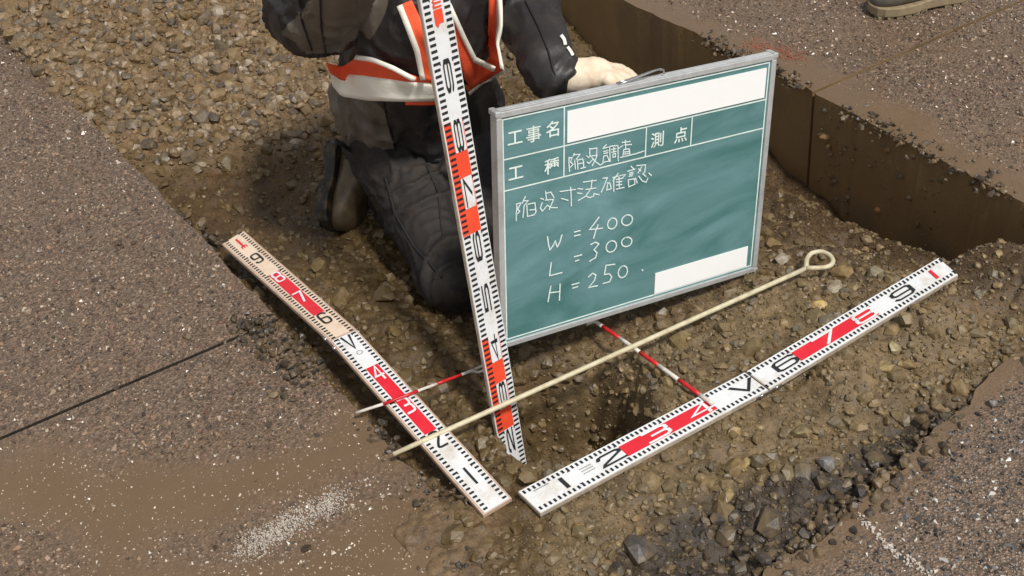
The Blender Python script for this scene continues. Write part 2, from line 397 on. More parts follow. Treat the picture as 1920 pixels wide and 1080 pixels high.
def soil_base(x, y):
    num = np.zeros(np.shape(x)); den = num.copy()
    for p in cw:
        d2 = (x - p[0]) ** 2 + (y - p[1]) ** 2 + .0016
        w = d2 ** -1.6; num += w * p[2]; den += w
    return num / den
def edges(x, y):
    dl = (x + .161) * .857 + (y - 1.393) * .515            # >0 inside, from the left edge
    df = -(x - .516) * .575 + (y - 1.262) * .818           # from the front edge
    dw = -((x - .815) * .873 + (y - 2.578) * .487)         # from the far wall
    return dl, df, dw
# the two rods press into the earth: nothing stands higher than their underside
def rod_band(px_pts):
    c = [np.array(at(x, y, z)) for x, y, z in px_pts]; return c
ROD_R = rod_band([(991.7, 942, .014), (1420, 713.5, .022), (1778, 499, .034)]); ROD_L = rod_band([(932.7, 949, .014), (643, 627.8, .052), (436.5, 444.5, .004)])
def rod_limit(x, y):
    lim = np.full(np.shape(x), 9.); dd = np.full(np.shape(x), 9.)
    for c in (ROD_R, ROD_L):
        for a, b in zip(c, c[1:]):
            ab = (b - a)[:2]; t = np.clip(((x - a[0]) * ab[0] + (y - a[1]) * ab[1]) / (ab @ ab), 0, 1)
            d = np.hypot(x - a[0] - t * ab[0], y - a[1] - t * ab[1]); z = a[2] + (b[2] - a[2]) * t - .0125
            z = z + np.clip(d - .034, 0, 9) * 1.1
            lim = np.where(d < dd, z, lim); dd = np.minimum(dd, d)
    return lim, dd
def soil_z(x, y):
    z = soil_base(x, y)
    lump = vnoise(x, y, .11, 11) * .012 + vnoise(x, y, .045, 12) * .007 + vnoise(x, y, .02, 13) * .0035 + vnoise(x, y, .011, 18) * .0016
    wx, wy = x + vnoise(x, y, .02, 14) * .006, y + vnoise(x, y, .02, 15) * .006
    clod = 0
    for sc, am, sd in ((.055, .013, 16), (.028, .0085, 26), (.0145, .0045, 27)):
        d1, d2 = cells(wx, wy, sc, sd); hgt = np.random.default_rng(sd)
        clod = clod + am * (np.clip(1 - d1 * d1 * 1.5, 0, 1) * .8 + np.minimum(d2 - d1, .35) * .6 - .5) * (.55 + .45 * vnoise(x, y, sc * 2.2, sd + 5))
    dl, df, dw = edges(x, y)
    h = hole_dist(x, y)
    hh = h + vnoise(x, y, .07, 21) * .014 + vnoise(x, y, .025, 22) * .007
    dig = -.235 * sstep(.02, -.085, hh)
    near_wall = sstep(.35, .05, dw)
    z = z + (lump + clod) * (1 - .4 * near_wall) + dig
    out = np.minimum(np.minimum(dl, df), dw)
    marg = .012 + .085 * sstep(1.52, 1.40, y) * (x < .2) + .02 * vnoise(x, y, .06, 51) + .012 * vnoise(x, y, .02, 52)
    z = np.where(out < 0, z - np.clip(-out - marg, 0, .3) * 1.6, z)
    return np.minimum(z, rod_limit(x, y)[0])
xs = np.concatenate([np.linspace(-4.2, -1.75, 40)[:-1], np.arange(-1.75, -.75, .009), np.arange(-.75, 1.0, .0042), np.arange(1.0, 1.42, .009)])
ys = np.concatenate([np.arange(.96, 2.25, .0042), np.arange(2.25, 4.05, .009), np.linspace(4.05, 7.6, 50)[1:]])
GX, GY = np.meshgrid(xs, ys, indexing='ij')
GZ = soil_z(GX, GY)
def earth_color(x, y, z):
    """what kind of earth lies where: tan crusher run, brown clay, grey crumbs"""
    px, py = proj(np.stack([x, y, z], -1))
    n = vnoise(x, y, .3, 31) + .5 * vnoise(x, y, .09, 32)
    C = lambda r, g, b: np.array(srgb(r, g, b))
    tan, clay, wet, dark, grey = C(120, 98, 70), C(86, 68, 40), C(78, 57, 29), C(62, 54, 46), C(112, 95, 69)
    base = np.broadcast_to(clay, x.shape + (3,)).copy()
    def mix(mask, c): base[:] = base + (c - base) * mask[..., None]
    mix(sstep(330, 180, py + n * 50) * sstep(760, 600, px), tan)
    mix(sstep(-40, 60, 130 - np.hypot((px - 480) * .6, py - 370) + n * 50) * .8, wet)
    right = sstep(-30, 60, (px - 980) * .5 + (py - 700) + n * 30) * sstep(960, 1080, px)
    mix(right, grey * .92 + clay * .12)
    mix(sstep(-50, 60, py - (1010 - (px - 1200) * .42) + n * 50) * sstep(1050, 1250, px), dark)
    mix(sstep(60, -60, py - (470 + (px - 1440) * .28) + n * 20) * sstep(1380, 1440, px), C(76, 58, 36))
    mix(sstep(.0, -.06, hole_dist(x, y)), C(88, 71, 43))
    mix(sstep(960, 900, px) * sstep(880, 940, py), C(112, 92, 68))
    d = 1 + .22 * vnoise(x, y, .05, 33) + .15 * vnoise(x, y, .016, 34)
    return base * d[..., None]
def grid_obj(name, GX, GY, GZ, mat):
    nx, ny = GX.shape; me = bpy.data.meshes.new(name)
    v = np.stack([GX, GY, GZ], -1).reshape(-1, 3)
    i = np.arange(nx * ny).reshape(nx, ny)
    f = np.stack([i[:-1, :-1], i[1:, :-1], i[1:, 1:], i[:-1, 1:]], -1).reshape(-1, 4)
    me.vertices.add(len(v)); me.vertices.foreach_set('co', v.astype(np.float32).ravel())
    me.loops.add(f.size); me.loops.foreach_set('vertex_index', f.astype(np.int32).ravel())
    me.polygons.add(len(f)); me.polygons.foreach_set('loop_start', np.arange(0, f.size, 4, dtype=np.int32))
    me.update(calc_edges=True); me.validate()
    me.polygons.foreach_set('use_smooth', np.ones(len(f), bool)); me.materials.append(mat)
    o = bpy.data.objects.new(name, me); col.objects.link(o); return o
soil = grid_obj('pit_ground', GX, GY, GZ, M['soil']); soil['kind'] = 'structure'
ec = np.concatenate([earth_color(GX, GY, GZ), np.ones(GX.shape + (1,))], -1).reshape(-1, 4)
a_ = soil.data.attributes.new('earth', 'FLOAT_COLOR', 'POINT'); a_.data.foreach_set('color', ec.astype(np.float32).ravel())
def ground_z(x, y): return soil_z(np.atleast_1d(np.asarray(x, float)), np.atleast_1d(np.asarray(y, float)))

# ---- stones
def hull(npts, seed, flat=.75, lo=.82):
    r = np.random.default_rng(seed); p = r.normal(size=(npts, 3)); p /= np.linalg.norm(p, axis=1)[:, None]
    p *= r.uniform(lo, 1.05, (npts, 1)); p *= [1, r.uniform(.65, .95), r.uniform(.5, flat)]
    if lo == .78:                                  # spread the points evenly for a pebble
        k = np.arange(npts) + .5; th = np.arccos(1 - 2 * k / npts); ph = np.pi * (1 + 5 ** .5) * k
        e = np.stack([np.cos(ph) * np.sin(th), np.sin(ph) * np.sin(th), np.cos(th)], -1) + r.normal(0, .16, (npts, 3)); e /= np.linalg.norm(e, axis=1)[:, None]
        p = e * r.uniform(lo, 1.05, (npts, 1)) * [1, r.uniform(.65, .95), r.uniform(.5, flat)]
    bm = bmesh.new()
    for q in p: bm.verts.new(q)
    res = bmesh.ops.convex_hull(bm, input=bm.verts)
    for v in [v for v in bm.verts if not v.link_faces]: bm.verts.remove(v)
    bmesh.ops.triangulate(bm, faces=bm.faces); bm.verts.index_update()
    v = np.array([v.co for v in bm.verts]); f = np.array([[w.index for w in q.verts] for q in bm.faces]); bm.free()
    return v, f
PROTO = [hull(18 + k % 9, 100 + k) for k in range(12)] + [hull(24, 140 + k, .72, .78) for k in range(12)]      # broken, then rounded
SMALL = [hull(7, 300 + k, .9) for k in range(10)]
def rotmats(n, r, tilt=.5):
    a = r.uniform(0, 2 * np.pi, n); t = r.normal(0, tilt, n); s = r.normal(0, tilt, n)
    ca, sa, ct, st, cs, ss = np.cos(a), np.sin(a), np.cos(t), np.sin(t), np.cos(s), np.sin(s)
    Z = np.zeros(n); O = np.ones(n)
    Rz = np.stack([ca, -sa, Z, sa, ca, Z, Z, Z, O], -1).reshape(n, 3, 3)
    Rx = np.stack([O, Z, Z, Z, ct, -st, Z, st, ct], -1).reshape(n, 3, 3)
    Ry = np.stack([cs, Z, ss, Z, O, Z, -ss, Z, cs], -1).reshape(n, 3, 3)
    return Rz @ Rx @ Ry
def joined(name, P, S, R, T, protos, mat, r, smooth=False, rounded=None):
    """many small stones as one mesh with a colour for each stone"""
    V, F, Cc, SM, n0 = [], [], [], [], 0
    kind = r.integers(0, len(protos), len(P))
    if rounded is not None: kind = np.where(rounded, r.integers(12, 24, len(P)), r.integers(0, 12, len(P)))
    for k, (pv, pf) in enumerate(protos):
        ix = np.where(kind == k)[0]
        if not len(ix): continue
        v = np.einsum('nij,vj->nvi', R[ix], pv) * S[ix][:, None, None] + P[ix][:, None, :]
        F.append((pf[None] + (np.arange(len(ix)) * len(pv))[:, None, None] + n0).reshape(-1, 3)); n0 += len(ix) * len(pv); SM.append(np.full(len(ix) * len(pf), smooth))
        V.append(v.reshape(-1, 3)); Cc.append(np.repeat(T[ix], len(pv), 0))
    V, F, Cc = np.concatenate(V), np.concatenate(F), np.concatenate(Cc)
    me = bpy.data.meshes.new(name)
    me.vertices.add(len(V)); me.vertices.foreach_set('co', V.astype(np.float32).ravel())
    me.loops.add(F.size); me.loops.foreach_set('vertex_index', F.astype(np.int32).ravel())
    me.polygons.add(len(F)); me.polygons.foreach_set('loop_start', np.arange(0, F.size, 3, dtype=np.int32))
    me.update(calc_edges=True); me.materials.append(mat)
    me.polygons.foreach_set('use_smooth', np.concatenate(SM))
    a = me.attributes.new('tint', 'FLOAT_COLOR', 'POINT')
    a.data.foreach_set('color', np.concatenate([Cc, np.ones((len(Cc), 1))], -1).astype(np.float32).ravel())
    o = bpy.data.objects.new(name, me); col.objects.link(o); return o
# candidate places, thinned by zone
r = np.random.default_rng(21); N = 90000
sx, sy = r.uniform(-1.6, 1.35, N), r.uniform(1.0, 3.95, N)
dl, df, dw = edges(sx, sy)
keep = (dl > -.03) & (df > .0) & (dw > .02)
sx, sy = sx[keep], sy[keep]; sz = soil_z(sx, sy); spx, spy = proj(np.stack([sx, sy, sz], -1))
inv = (spx > -40) & (spx < 1960) & (spy > -30) & (spy < 1110)
sx, sy, sz, spx, spy = sx[inv], sy[inv], sz[inv], spx[inv], spy[inv]
nn_ = vnoise(sx, sy, .16, 41) * .5 + vnoise(sx, sy, .06, 42) * .4
gravel = sstep(340, 230, spy + nn_ * 70) * sstep(740, 640, spx)
rub = sstep(-10, 60, (spx - 1000) * .5 + (spy - 715)) * sstep(980, 1060, spx)
dark = sstep(-40, 50, spy - (1005 - (spx - 1200) * .42) + nn_ * 60) * sstep(1050, 1250, spx)
pitf = 1 - np.clip(gravel + rub, 0, 1)
hd = hole_dist(sx, sy)
dens = np.clip(gravel * (.72 + .5 * nn_) + rub * (.75 + nn_ * .4) + pitf * (.34 + .25 * nn_), .03, 1)
dens = np.where((spy < 440) & (spx > 330) & (spx < 640) & (gravel < .5), dens * .5, dens)
dens = np.where((spx < 960) & (spy > 930), .5, dens)
dens = np.where(hd < .015, np.clip(.95 + .2 * nn_, .1, 1.), dens)
wallz = sstep(60, -60, spy - (470 + (spx - 1440) * .28)) * sstep(1380, 1440, spx); dens = dens * (1 - .6 * wallz)
size = np.exp(r.normal(math.log(.0118), .42, len(sx)))
size = np.where(rub > .5, np.exp(r.normal(math.log(.0066), .5, len(sx))), size)
size = np.where((pitf > .5), np.exp(r.normal(math.log(.0095), .45, len(sx))), size)
size = np.clip(size, .0035, .034)
dep_ = np.linalg.norm(np.stack([sx, sy, sz - CAM_H], -1), axis=1)
pick = r.uniform(0, 1, len(sx)) < dens * .62
ix = np.where(pick)[0]
def pal(lst, n, r):
    a = np.array([srgb(*c) for c in lst]); return a[r.integers(0, len(a), n)] * r.uniform(.82, 1.18, (n, 1))
n = len(ix)
tg = pal([(126, 104, 76), (118, 98, 74), (106, 90, 70), (94, 83, 72), (136, 114, 86), (82, 73, 65), (116, 94, 66), (124, 102, 72), (150, 136, 120)], n, r)
tr = pal([(120, 102, 72), (112, 95, 66), (128, 110, 80), (116, 101, 76), (106, 93, 70), (136, 115, 80), (102, 94, 80)], n, r)
tp = pal([(86, 68, 38), (94, 76, 45), (80, 62, 33), (102, 85, 56), (88, 73, 48)], n, r)
td = pal([(62, 56, 50), (74, 66, 56), (54, 48, 44), (92, 80, 66), (70, 66, 64)], n, r)
T = tp.copy()
T = np.where((gravel[ix] > r.uniform(.2, .8, n))[:, None], tg, T); T = np.where((rub[ix] > r.uniform(.2, .8, n))[:, None], tr, T)
T = np.where((dark[ix] > r.uniform(.25, .75, n))[:, None], td, T)
RO = r.uniform(0, 1, n) < np.where(gravel[ix] > .5, .75, .35)
S = size[ix]; sink = np.where(pitf[ix] > .5, -.1, .12) * S
P = np.stack([sx[ix], sy[ix], sz[ix] + sink], -1); R = rotmats(n, r, .5)
# a few stones the photograph shows one by one (pixel, pixel, radius, colour)
NOTED = [(1535, 578, .021, (186, 156, 92)), (1375, 880, .024, (128, 108, 72)), (1330, 905, .02, (136, 116, 82)), (1352, 962, .036, (112, 96, 70)), (1550, 870, .026, (128, 128, 130)), (1505, 888, .022, (106, 100, 92)), (1500, 815, .024, (134, 120, 88)),
 (1480, 660, .018, (96, 98, 108)), (1450, 462, .022, (140, 118, 78)), (1465, 490, .024, (150, 142, 126)), (1580, 515, .028, (146, 122, 78)), (1565, 540, .02, (158, 148, 128)), (1640, 515, .02, (128, 120, 100)), (1300, 605, .026, (120, 100, 66)), (1275, 640, .03, (130, 112, 76)), (1240, 590, .018, (150, 142, 128)),
 (1240, 700, .022, (124, 108, 72)), (1215, 690, .018, (110, 92, 58)), (1675, 655, .022, (150, 138, 104)), (1700, 600, .022, (122, 106, 72)), (1660, 690, .02, (166, 148, 104)), (1395, 870, .018, (150, 128, 82)), (1360, 935, .02, (138, 120, 80)), (1590, 910, .014, (150, 142, 132)), (1355, 1002, .018, (110, 112, 104)),
 (990, 895, .026, (116, 98, 66)), (965, 880, .02, (110, 92, 60)), (485, 552, .021, (132, 112, 80)), (470, 232, .018, (176, 170, 162)), (398, 215, .022, (160, 140, 112)), (425, 225, .018, (150, 128, 88)), (410, 22, .02, (196, 186, 178)), (430, 160, .022, (134, 116, 84)), (340, 215, .026, (132, 114, 88)), (500, 280, .022, (116, 104, 84)), (310, 300, .024, (92, 82, 68)), (265, 90, .018, (130, 112, 86)), (540, 195, .02, (150, 130, 98)), (565, 200, .018, (154, 132, 100)),
 (600, 500, .03, (104, 88, 52)), (640, 560, .034, (98, 80, 46)), (720, 560, .03, (102, 84, 50)), (800, 620, .026, (100, 82, 48)), (745, 700, .02, (96, 82, 56)), (1190, 880, .024, (118, 100, 66)), (1090, 1000, .02, (108, 94, 66)), (1085, 990, .014, (150, 118, 74)), (1640, 860, .02, (84, 76, 64)), (1440, 985, .034, (70, 62, 54)), (1545, 985, .024, (66, 60, 52))]
for (x, y, s, c) in NOTED:
    w = at(x, y, -.03)
    for _ in range(4): w = at(x, y, float(ground_z(w[0], w[1])[0]))
    P = np.vstack([P, [w[0], w[1], w[2] + s * .15]]); S = np.append(S, s); T = np.vstack([T, np.array(srgb(*c))]); R = np.concatenate([R, rotmats(1, r, .35)]); RO = np.append(RO, y < 300)
lim_, rd_ = rod_limit(P[:, 0], P[:, 1]); k_ = (rd_ > .028 + S * 1.1) | (P[:, 2] + S * .9 < lim_ - .002)
P, S, T, R, RO = P[k_], S[k_], T[k_], R[k_], RO[k_]
ppx, ppy = proj(P); onscreen = (ppx > 0) & (ppx < 1920) & (ppy > 0) & (ppy < 1080)
vis = S / np.linalg.norm(P - CAMP, axis=1) * onscreen
order = np.argsort(-vis); big, rest = order[:300], order[300:]
PM = []
for k, (pv, pf) in enumerate(PROTO):
    me = bpy.data.meshes.new('stone'); me.from_pydata(pv.tolist(), [], pf.tolist()); me.materials.append(M['stone']); me.polygons.foreach_set('use_smooth', [False] * len(pf)); me.update(); PM.append(me)
for i in big:
    o = bpy.data.objects.new('stone', PM[int(r.integers(12)) + (12 if RO[i] else 0)]); col.objects.link(o); o.parent = soil
    mw = Matrix(R[i].tolist()).to_4x4() @ Matrix.Scale(float(S[i]), 4); mw.translation = Vector(P[i]); o.matrix_world = mw
    o.color = (*[float(c) for c in T[i]], 1)
go = joined('gravel', P[rest], S[rest], R[rest], T[rest], PROTO, M['gravel'], r, rounded=RO[rest]); go.parent = soil; tag(go, kind='stuff')
# fine crumbs between the stones
N = 170000
cx, cy = r.uniform(-1.5, 1.3, N), r.uniform(1.0, 3.6, N); dl, df, dw = edges(cx, cy)
k_ = (dl > -.05) & (df > -.01) & (dw > .02); cx, cy = cx[k_], cy[k_]; cz = soil_z(cx, cy); px_, py_ = proj(np.stack([cx, cy, cz], -1))
k_ = (px_ > 0) & (px_ < 1920) & (py_ > 0) & (py_ < 1090) & (r.uniform(0, 1, len(cx)) < np.clip(.3 + .5 * (px_ > 960) + .4 * ((py_ < 330) & (px_ < 700)), 0, .9)); cx, cy, cz, px_, py_ = cx[k_], cy[k_], cz[k_], px_[k_], py_[k_]
ct = earth_color(cx, cy, cz) * r.uniform(.75, 1.3, (len(cx), 1))
fo = joined('crumbs', np.stack([cx, cy, cz], -1), np.exp(r.normal(math.log(.003), .35, len(cx))), rotmats(len(cx), r, 1.), ct, SMALL, M['gravel'], r); fo.parent = soil; tag(fo, kind='stuff')

# ---- aggregate standing out of the road, thin where mud covers it
def on_road(x, y): 
    dl, df, dw = edges(x, y); return (dl < -.004) | (df < -.004) | (dw < -.004)
N = 110000
ax_, ay_ = r.uniform(-1.5, 1.7, N), r.uniform(1.0, 3.9, N); px_, py_ = proj(np.stack([ax_, ay_, 0 * ax_], -1))
mu = mud_field(ax_, ay_)
k_ = on_road(ax_, ay_) & (px_ > -10) & (px_ < 1930) & (py_ > -10) & (py_ < 1090) & (r.uniform(0, 1, N) < np.clip(1 - mu * .85, .15, 1) * .9)
dl, df, dw = edges(ax_, ay_); k_ &= ~((df > 0) & (dw > 0) & (dl > -.004))
k_ &= ~((np.abs((ay_ - 1.794) - .475 * (ax_ + .852)) < .011) & (ax_ < -.4)) & ~((np.abs((ay_ - 2.585) - .49 * (ax_ - .818)) < .009) & (ax_ > .8))
ax_, ay_, mu = ax_[k_], ay_[k_], mu[k_]; n = len(ax_)
tint = pal([(112, 93, 76), (130, 107, 88), (94, 80, 68), (84, 72, 62), (146, 120, 98), (122, 94, 80), (70, 60, 52), (156, 136, 116)], n, r)
tint = np.where((r.uniform(0, 1, n) < .06 + .25 * (mu > .5))[:, None], np.array(srgb(178, 162, 144)) * r.uniform(.5, 1.1, (n, 1)), tint)
front_ = (edges(ax_, ay_)[1] < 0) & (ax_ > .1)
tint = np.where(front_[:, None], tint.mean(1, keepdims=True) * np.array([.62, .58, .54]), tint); tint = np.where((front_ & (r.uniform(0, 1, n) < .09))[:, None], np.array(srgb(190, 184, 176)), tint)
S2 = np.where(mu > .5, .7, 1.) * np.exp(r.normal(math.log(.0042), .33, n))
P2 = np.stack([ax_, ay_, np.where(mu > .5, -.3, .0) * S2], -1)
# pale grit scattered over the mud
gx, gy = r.uniform(-1.1, -.1, 9000), r.uniform(1.05, 1.8, 9000); gm = mud_field(gx, gy); k_ = on_road(gx, gy) & (edges(gx, gy)[0] < -.01) & (gm > .3) & (r.uniform(0, 1, 9000) < .5 + .5 * vnoise(gx, gy, .15, 71)); gx, gy = gx[k_], gy[k_]; k_ = len(gx)
gs = np.exp(r.normal(math.log(.0019), .4, k_)); P2 = np.vstack([P2, np.stack([gx, gy, gs * .3], -1)]); S2 = np.append(S2, gs); tint = np.vstack([tint, pal([(176, 160, 140), (150, 130, 108), (204, 194, 180), (128, 106, 82)], k_, r)]); n = len(P2)
ao = joined('asphalt_aggregate', P2, S2, rotmats(n, r, .8), tint, SMALL, M['aggregate'], r)
tag(ao, 'small wet chippings standing out of the worn asphalt surface', 'asphalt chippings', kind='stuff')
# crumbled asphalt along the cut edges
def crumble(pts, n, spread, zr, s, seed):
    r2 = np.random.default_rng(seed); out = []
    w = np.array([at(*p, .004) for p in pts]); t = r2.uniform(0, len(w) - 1.001, n); i = t.astype(int); f = (t - i)[:, None]
    p = w[i] * (1 - f) + w[i + 1] * f; p[:, :2] += r2.normal(0, spread, (n, 2)); p[:, 2] = r2.uniform(*zr, n)
    return p, np.clip(np.exp(r2.normal(math.log(s), .5, n)), .002, s * 2.1)
cr = [crumble([(450, 605), (480, 620), (530, 650), (560, 690), (600, 725)], 380, .024, (-.012, .012), .0058, 1), crumble([(690, 790), (710, 815), (740, 850)], 110, .012, (-.03, .005), .006, 2),
      crumble([(1320, 68), (1350, 82), (1400, 108), (1450, 130), (1520, 165)], 220, .017, (-.012, .010), .006, 3), crumble([(1590, 205), (1640, 225), (1690, 250), (1760, 290), (1900, 370)], 220, .02, (-.012, .009), .0058, 4),
      crumble([(1440, 1070), (1520, 1015), (1600, 958), (1680, 890), (1760, 815), (1860, 735)], 700, .02, (-.035, .003), .007, 8), crumble([(800, 905), (830, 945), (850, 985), (860, 1040), (880, 1075)], 260, .03, (-.004, .006), .005, 9),
      crumble([(320, 400), (350, 410), (380, 440)], 160, .02, (-.07, -.02), .009, 5)]
cp, cs_ = np.concatenate([c[0] for c in cr]), np.concatenate([c[1] for c in cr])
ctint = pal([(62, 54, 46), (76, 66, 56), (52, 46, 42), (96, 82, 66), (108, 90, 68)], len(cp), r); ctint[:490] = pal([(46, 42, 40), (56, 50, 46), (40, 37, 36), (72, 64, 56)], 490, r)
co_ = joined('asphalt_crumbs', cp, cs_, rotmats(len(cp), r, 1.), ctint, PROTO, M['gravel'], r)
tag(co_, 'dark broken asphalt crumbs along the cut road edges', 'asphalt crumbs', kind='stuff')
# loose clods lying on the road
LOOSE = [((352, 633, .013), (92, 80, 62), 'brown clod on the asphalt above the thin saw cut'), ((370, 478, .014), (104, 92, 76), 'grey brown clod at the asphalt edge near the staff end'), ((222, 458, .013), (84, 70, 56), 'long dark clod on the far left asphalt'), ((250, 457, .01), (76, 64, 52), 'small dark clod beside the long one on the asphalt'),
         ((516, 742, .013), (120, 104, 76), 'rounded brown pebble on the asphalt near the red and white pin'), ((425, 680, .01), (110, 96, 80), 'flat grey pebble below the saw cut in the asphalt'), ((310, 550, .009), (112, 98, 84), 'small grey pebble in the middle of the left asphalt'), ((575, 1030, .011), (60, 50, 40), 'dark wood chip on the muddy road by the worn white line'), ((275, 575, .012), (100, 90, 80), 'pale grey clod half sunk in the left asphalt'), ((386, 612, .009), (108, 94, 76), 'small brown clod right of the larger one above the saw cut')]
for (x, y, s), c, lb in LOOSE:
    w = at(x, y, 0); o = bpy.data.objects.new('clod', PM[int(r.integers(len(PM)))]); col.objects.link(o)
    mw = Matrix(rotmats(1, r, .3)[0].tolist()).to_4x4() @ Matrix.Scale(s, 4); mw.translation = Vector((w[0], w[1], s * .3)); o.matrix_world = mw
    o.color = (*srgb(*c), 1); tag(o, lb, 'clod', 'clods lying on the road')
# worn paint: flakes left on the road
def flakes(name, pts, n, spread, s, mat, label, seed, z=.003):
    r2 = np.random.default_rng(seed); w = np.array([at(*p, 0) for p in pts])
    t = r2.uniform(0, len(w) - 1.001, n); i = t.astype(int); f = (t - i)[:, None]
    p = w[i] * (1 - f) + w[i + 1] * f; p[:, :2] += r2.normal(0, 1, (n, 2)) * spread; p[:, 2] = z + r2.uniform(-.0008, .0012, n)
    mb = MB()
    for q in p:
        k = r2.integers(5, 8); a0 = r2.uniform(0, 6.28); rr = s * r2.uniform(.4, 1.3)
        ring = [(q[0] + rr * r2.uniform(.6, 1.1) * math.cos(a0 + 6.283 * j / k), q[1] + rr * r2.uniform(.5, 1.) * math.sin(a0 + 6.283 * j / k), q[2] + r2.normal(0, .0003)) for j in range(k)]
        mb.add(ring + [(x_, y_, z_ - .0025) for x_, y_, z_ in ring], [tuple(range(k))] + [(j, j + k, (j + 1) % k + k, (j + 1) % k) for j in range(k)])
    return tag(mb.build(name, mat), label, 'road paint', kind='stuff')
flakes('worn_road_line', [(455, 1030), (500, 1010), (540, 985), (600, 955), (640, 935)], 1500, np.array([.015, .017]), .0014, M['paint_white'], 'worn white paint line flaking off the muddy asphalt', 5)
flakes('chalk_line', [(1605, 968), (1640, 995), (1655, 1020), (1700, 1050), (1740, 1075)], 170, np.array([.004, .004]), .0022, M['paint_white'], 'thin broken white line on the dark asphalt corner', 6)
flakes('spray_mark', [(1400, 82), (1440, 95), (1475, 98), (1505, 108)], 230, np.array([.018, .026]), .0018, M['paint_pink'], 'faded pink spray mark on the road beyond the board', 7)
# stones baked into the cut face
for (x, y, s, c) in [(1548, 255, .016, (150, 118, 74)), (1553, 274, .012, (160, 128, 80)), (1540, 252, .01, (120, 98, 70)), (1666, 282, .014, (140, 110, 66)), (1647, 393, .013, (168, 116, 66)), (1565, 340, .01, (110, 96, 76)), (1632, 310, .009, (96, 82, 64)), (1690, 330, .012, (92, 84, 74)), (1705, 370, .011, (110, 94, 70)), (1600, 300, .008, (100, 86, 66)), (1576, 287, .008, (130, 110, 84)), (1720, 420, .012, (104, 88, 62))]:
    d = ray(x, y); A = np.array([.815, 2.578, 0]); nrm = np.array([-.873, -.487, 0]); t = ((A - CAMP) @ nrm) / (d @ nrm); w = CAMP + d * t
    o = bpy.data.objects.new('stone', PM[int(r.integers(len(PM)))]); col.objects.link(o); o.parent = soil
    mw = Matrix(rotmats(1, r, .6)[0].tolist()).to_4x4() @ Matrix.Scale(s, 4); mw.translation = Vector(w); o.matrix_world = mw; o.color = (*srgb(*c), 1)
n = 700; t_ = r.uniform(0, 1, n); zz = -r.uniform(.01, .42, n) 
wa, wb = np.array([.8195, 2.578]), np.array([1.236, 1.834]); pp = wa + (wb - wa) * t_[:, None]
kw = (vnoise(t_ * .85, zz, .12, 61) > -.25) & (t_ > .03)
wp = np.stack([pp[:, 0] - .873 * .0005, pp[:, 1] - .487 * .0005, zz], -1)[kw]; n = len(wp)
wo = joined('embedded_aggregate', wp, np.exp(r.normal(math.log(.005), .4, n)), rotmats(n, r, 1.), pal([(112, 94, 68), (96, 82, 62), (84, 74, 62), (128, 106, 74), (104, 90, 72)], n, r), PROTO, M['gravel'], r)
wo.parent = soil; tag(wo, kind='stuff')

# ---------------------------------------------------------------- measuring rods
DIG = {
 '1': [[(.5, 0), (.5, 1)]],
 '2': [[(0, .76), (.06, .94), (.2, 1), (.82, 1), (.97, .9), (.97, .72), (.1, .2), (.02, .02), (1, .02)]],
 '3': [[(0, 1), (.82, 1), (1, .88), (1, .64), (.84, .51), (.3, .51)], [(.84, .51), (1, .38), (1, .13), (.82, 0), (0, 0)]],
 '4': [[(.76, 0), (.76, 1), (0, .3), (1, .3)]],
 'V': [[(0, 1), (.5, 0), (1, 1)]],
 '5': [[(1, 1), (.03, 1), (.03, .56), (.85, .56), (1, .44), (1, .13), (.85, 0), (0, 0)]],
 '6': [[(1, .86), (.84, 1), (.16, 1), (0, .86), (0, .14), (.16, 0), (.84, 0), (1, .14), (1, .42), (.84, .55), (.05, .55)]],
 '7': [[(0, 1), (1, 1), (.42, 0)]],
 '8': [[(.16, .52), (0, .64), (0, .88), (.16, 1), (.84, 1), (1, .88), (1, .64), (.84, .52), (.16, .52), (0, .4), (0, .13), (.16, 0), (.84, 0), (1, .13), (1, .4), (.84, .5)]],
 '9': [[(0, .14), (.16, 0), (.84, 0), (1, .14), (1, .86), (.84, 1), (.16, 1), (0, .86), (0, .58), (.16, .45), (.95, .45)]],
 'm': [[(0, 0), (0, 1)], [(0, .8), (.25, 1), (.5, .8), (.5, 0)], [(.5, .8), (.75, 1), (1, .8), (1, 0)]]}
def strip2d(pts, wd):
    """flat mitred stroke: list of (x, y), width -> verts, faces in the plane"""
    p = [np.array(q, float) for q in pts]; n = len(p); L, Rr = [], []
    for i in range(n):
        d1 = p[i] - p[i - 1] if i else p[1] - p[0]; d2 = p[i + 1] - p[i] if i < n - 1 else d1
        d1 = d1 / (np.linalg.norm(d1) + 1e-12); d2 = d2 / (np.linalg.norm(d2) + 1e-12)
        n1, n2 = np.array([-d1[1], d1[0]]), np.array([-d2[1], d2[0]]); mm_ = n1 + n2; l = np.linalg.norm(mm_)
        mm_ = n1 if l < .3 else mm_ / l; k = 1 / max(.55, mm_ @ n1)
        e = p[i] - d1 * wd * .4 if i == 0 else (p[i] + d2 * wd * .4 if i == n - 1 else p[i])
        L.append(e + mm_ * wd / 2 * k); Rr.append(e - mm_ * wd / 2 * k)
    return L + Rr, [(i, i + 1, n + i + 1, n + i) for i in range(n - 1)]
def round_line(pts, n=2):
    if len(pts) < 5: return pts
    for _ in range(n):
        o = [pts[0]]
        for a, b in zip(pts, pts[1:]): o += [(a[0] * .75 + b[0] * .25, a[1] * .75 + b[1] * .25), (a[0] * .25 + b[0] * .75, a[1] * .25 + b[1] * .75)]
        pts = o + [pts[-1]]
    return pts
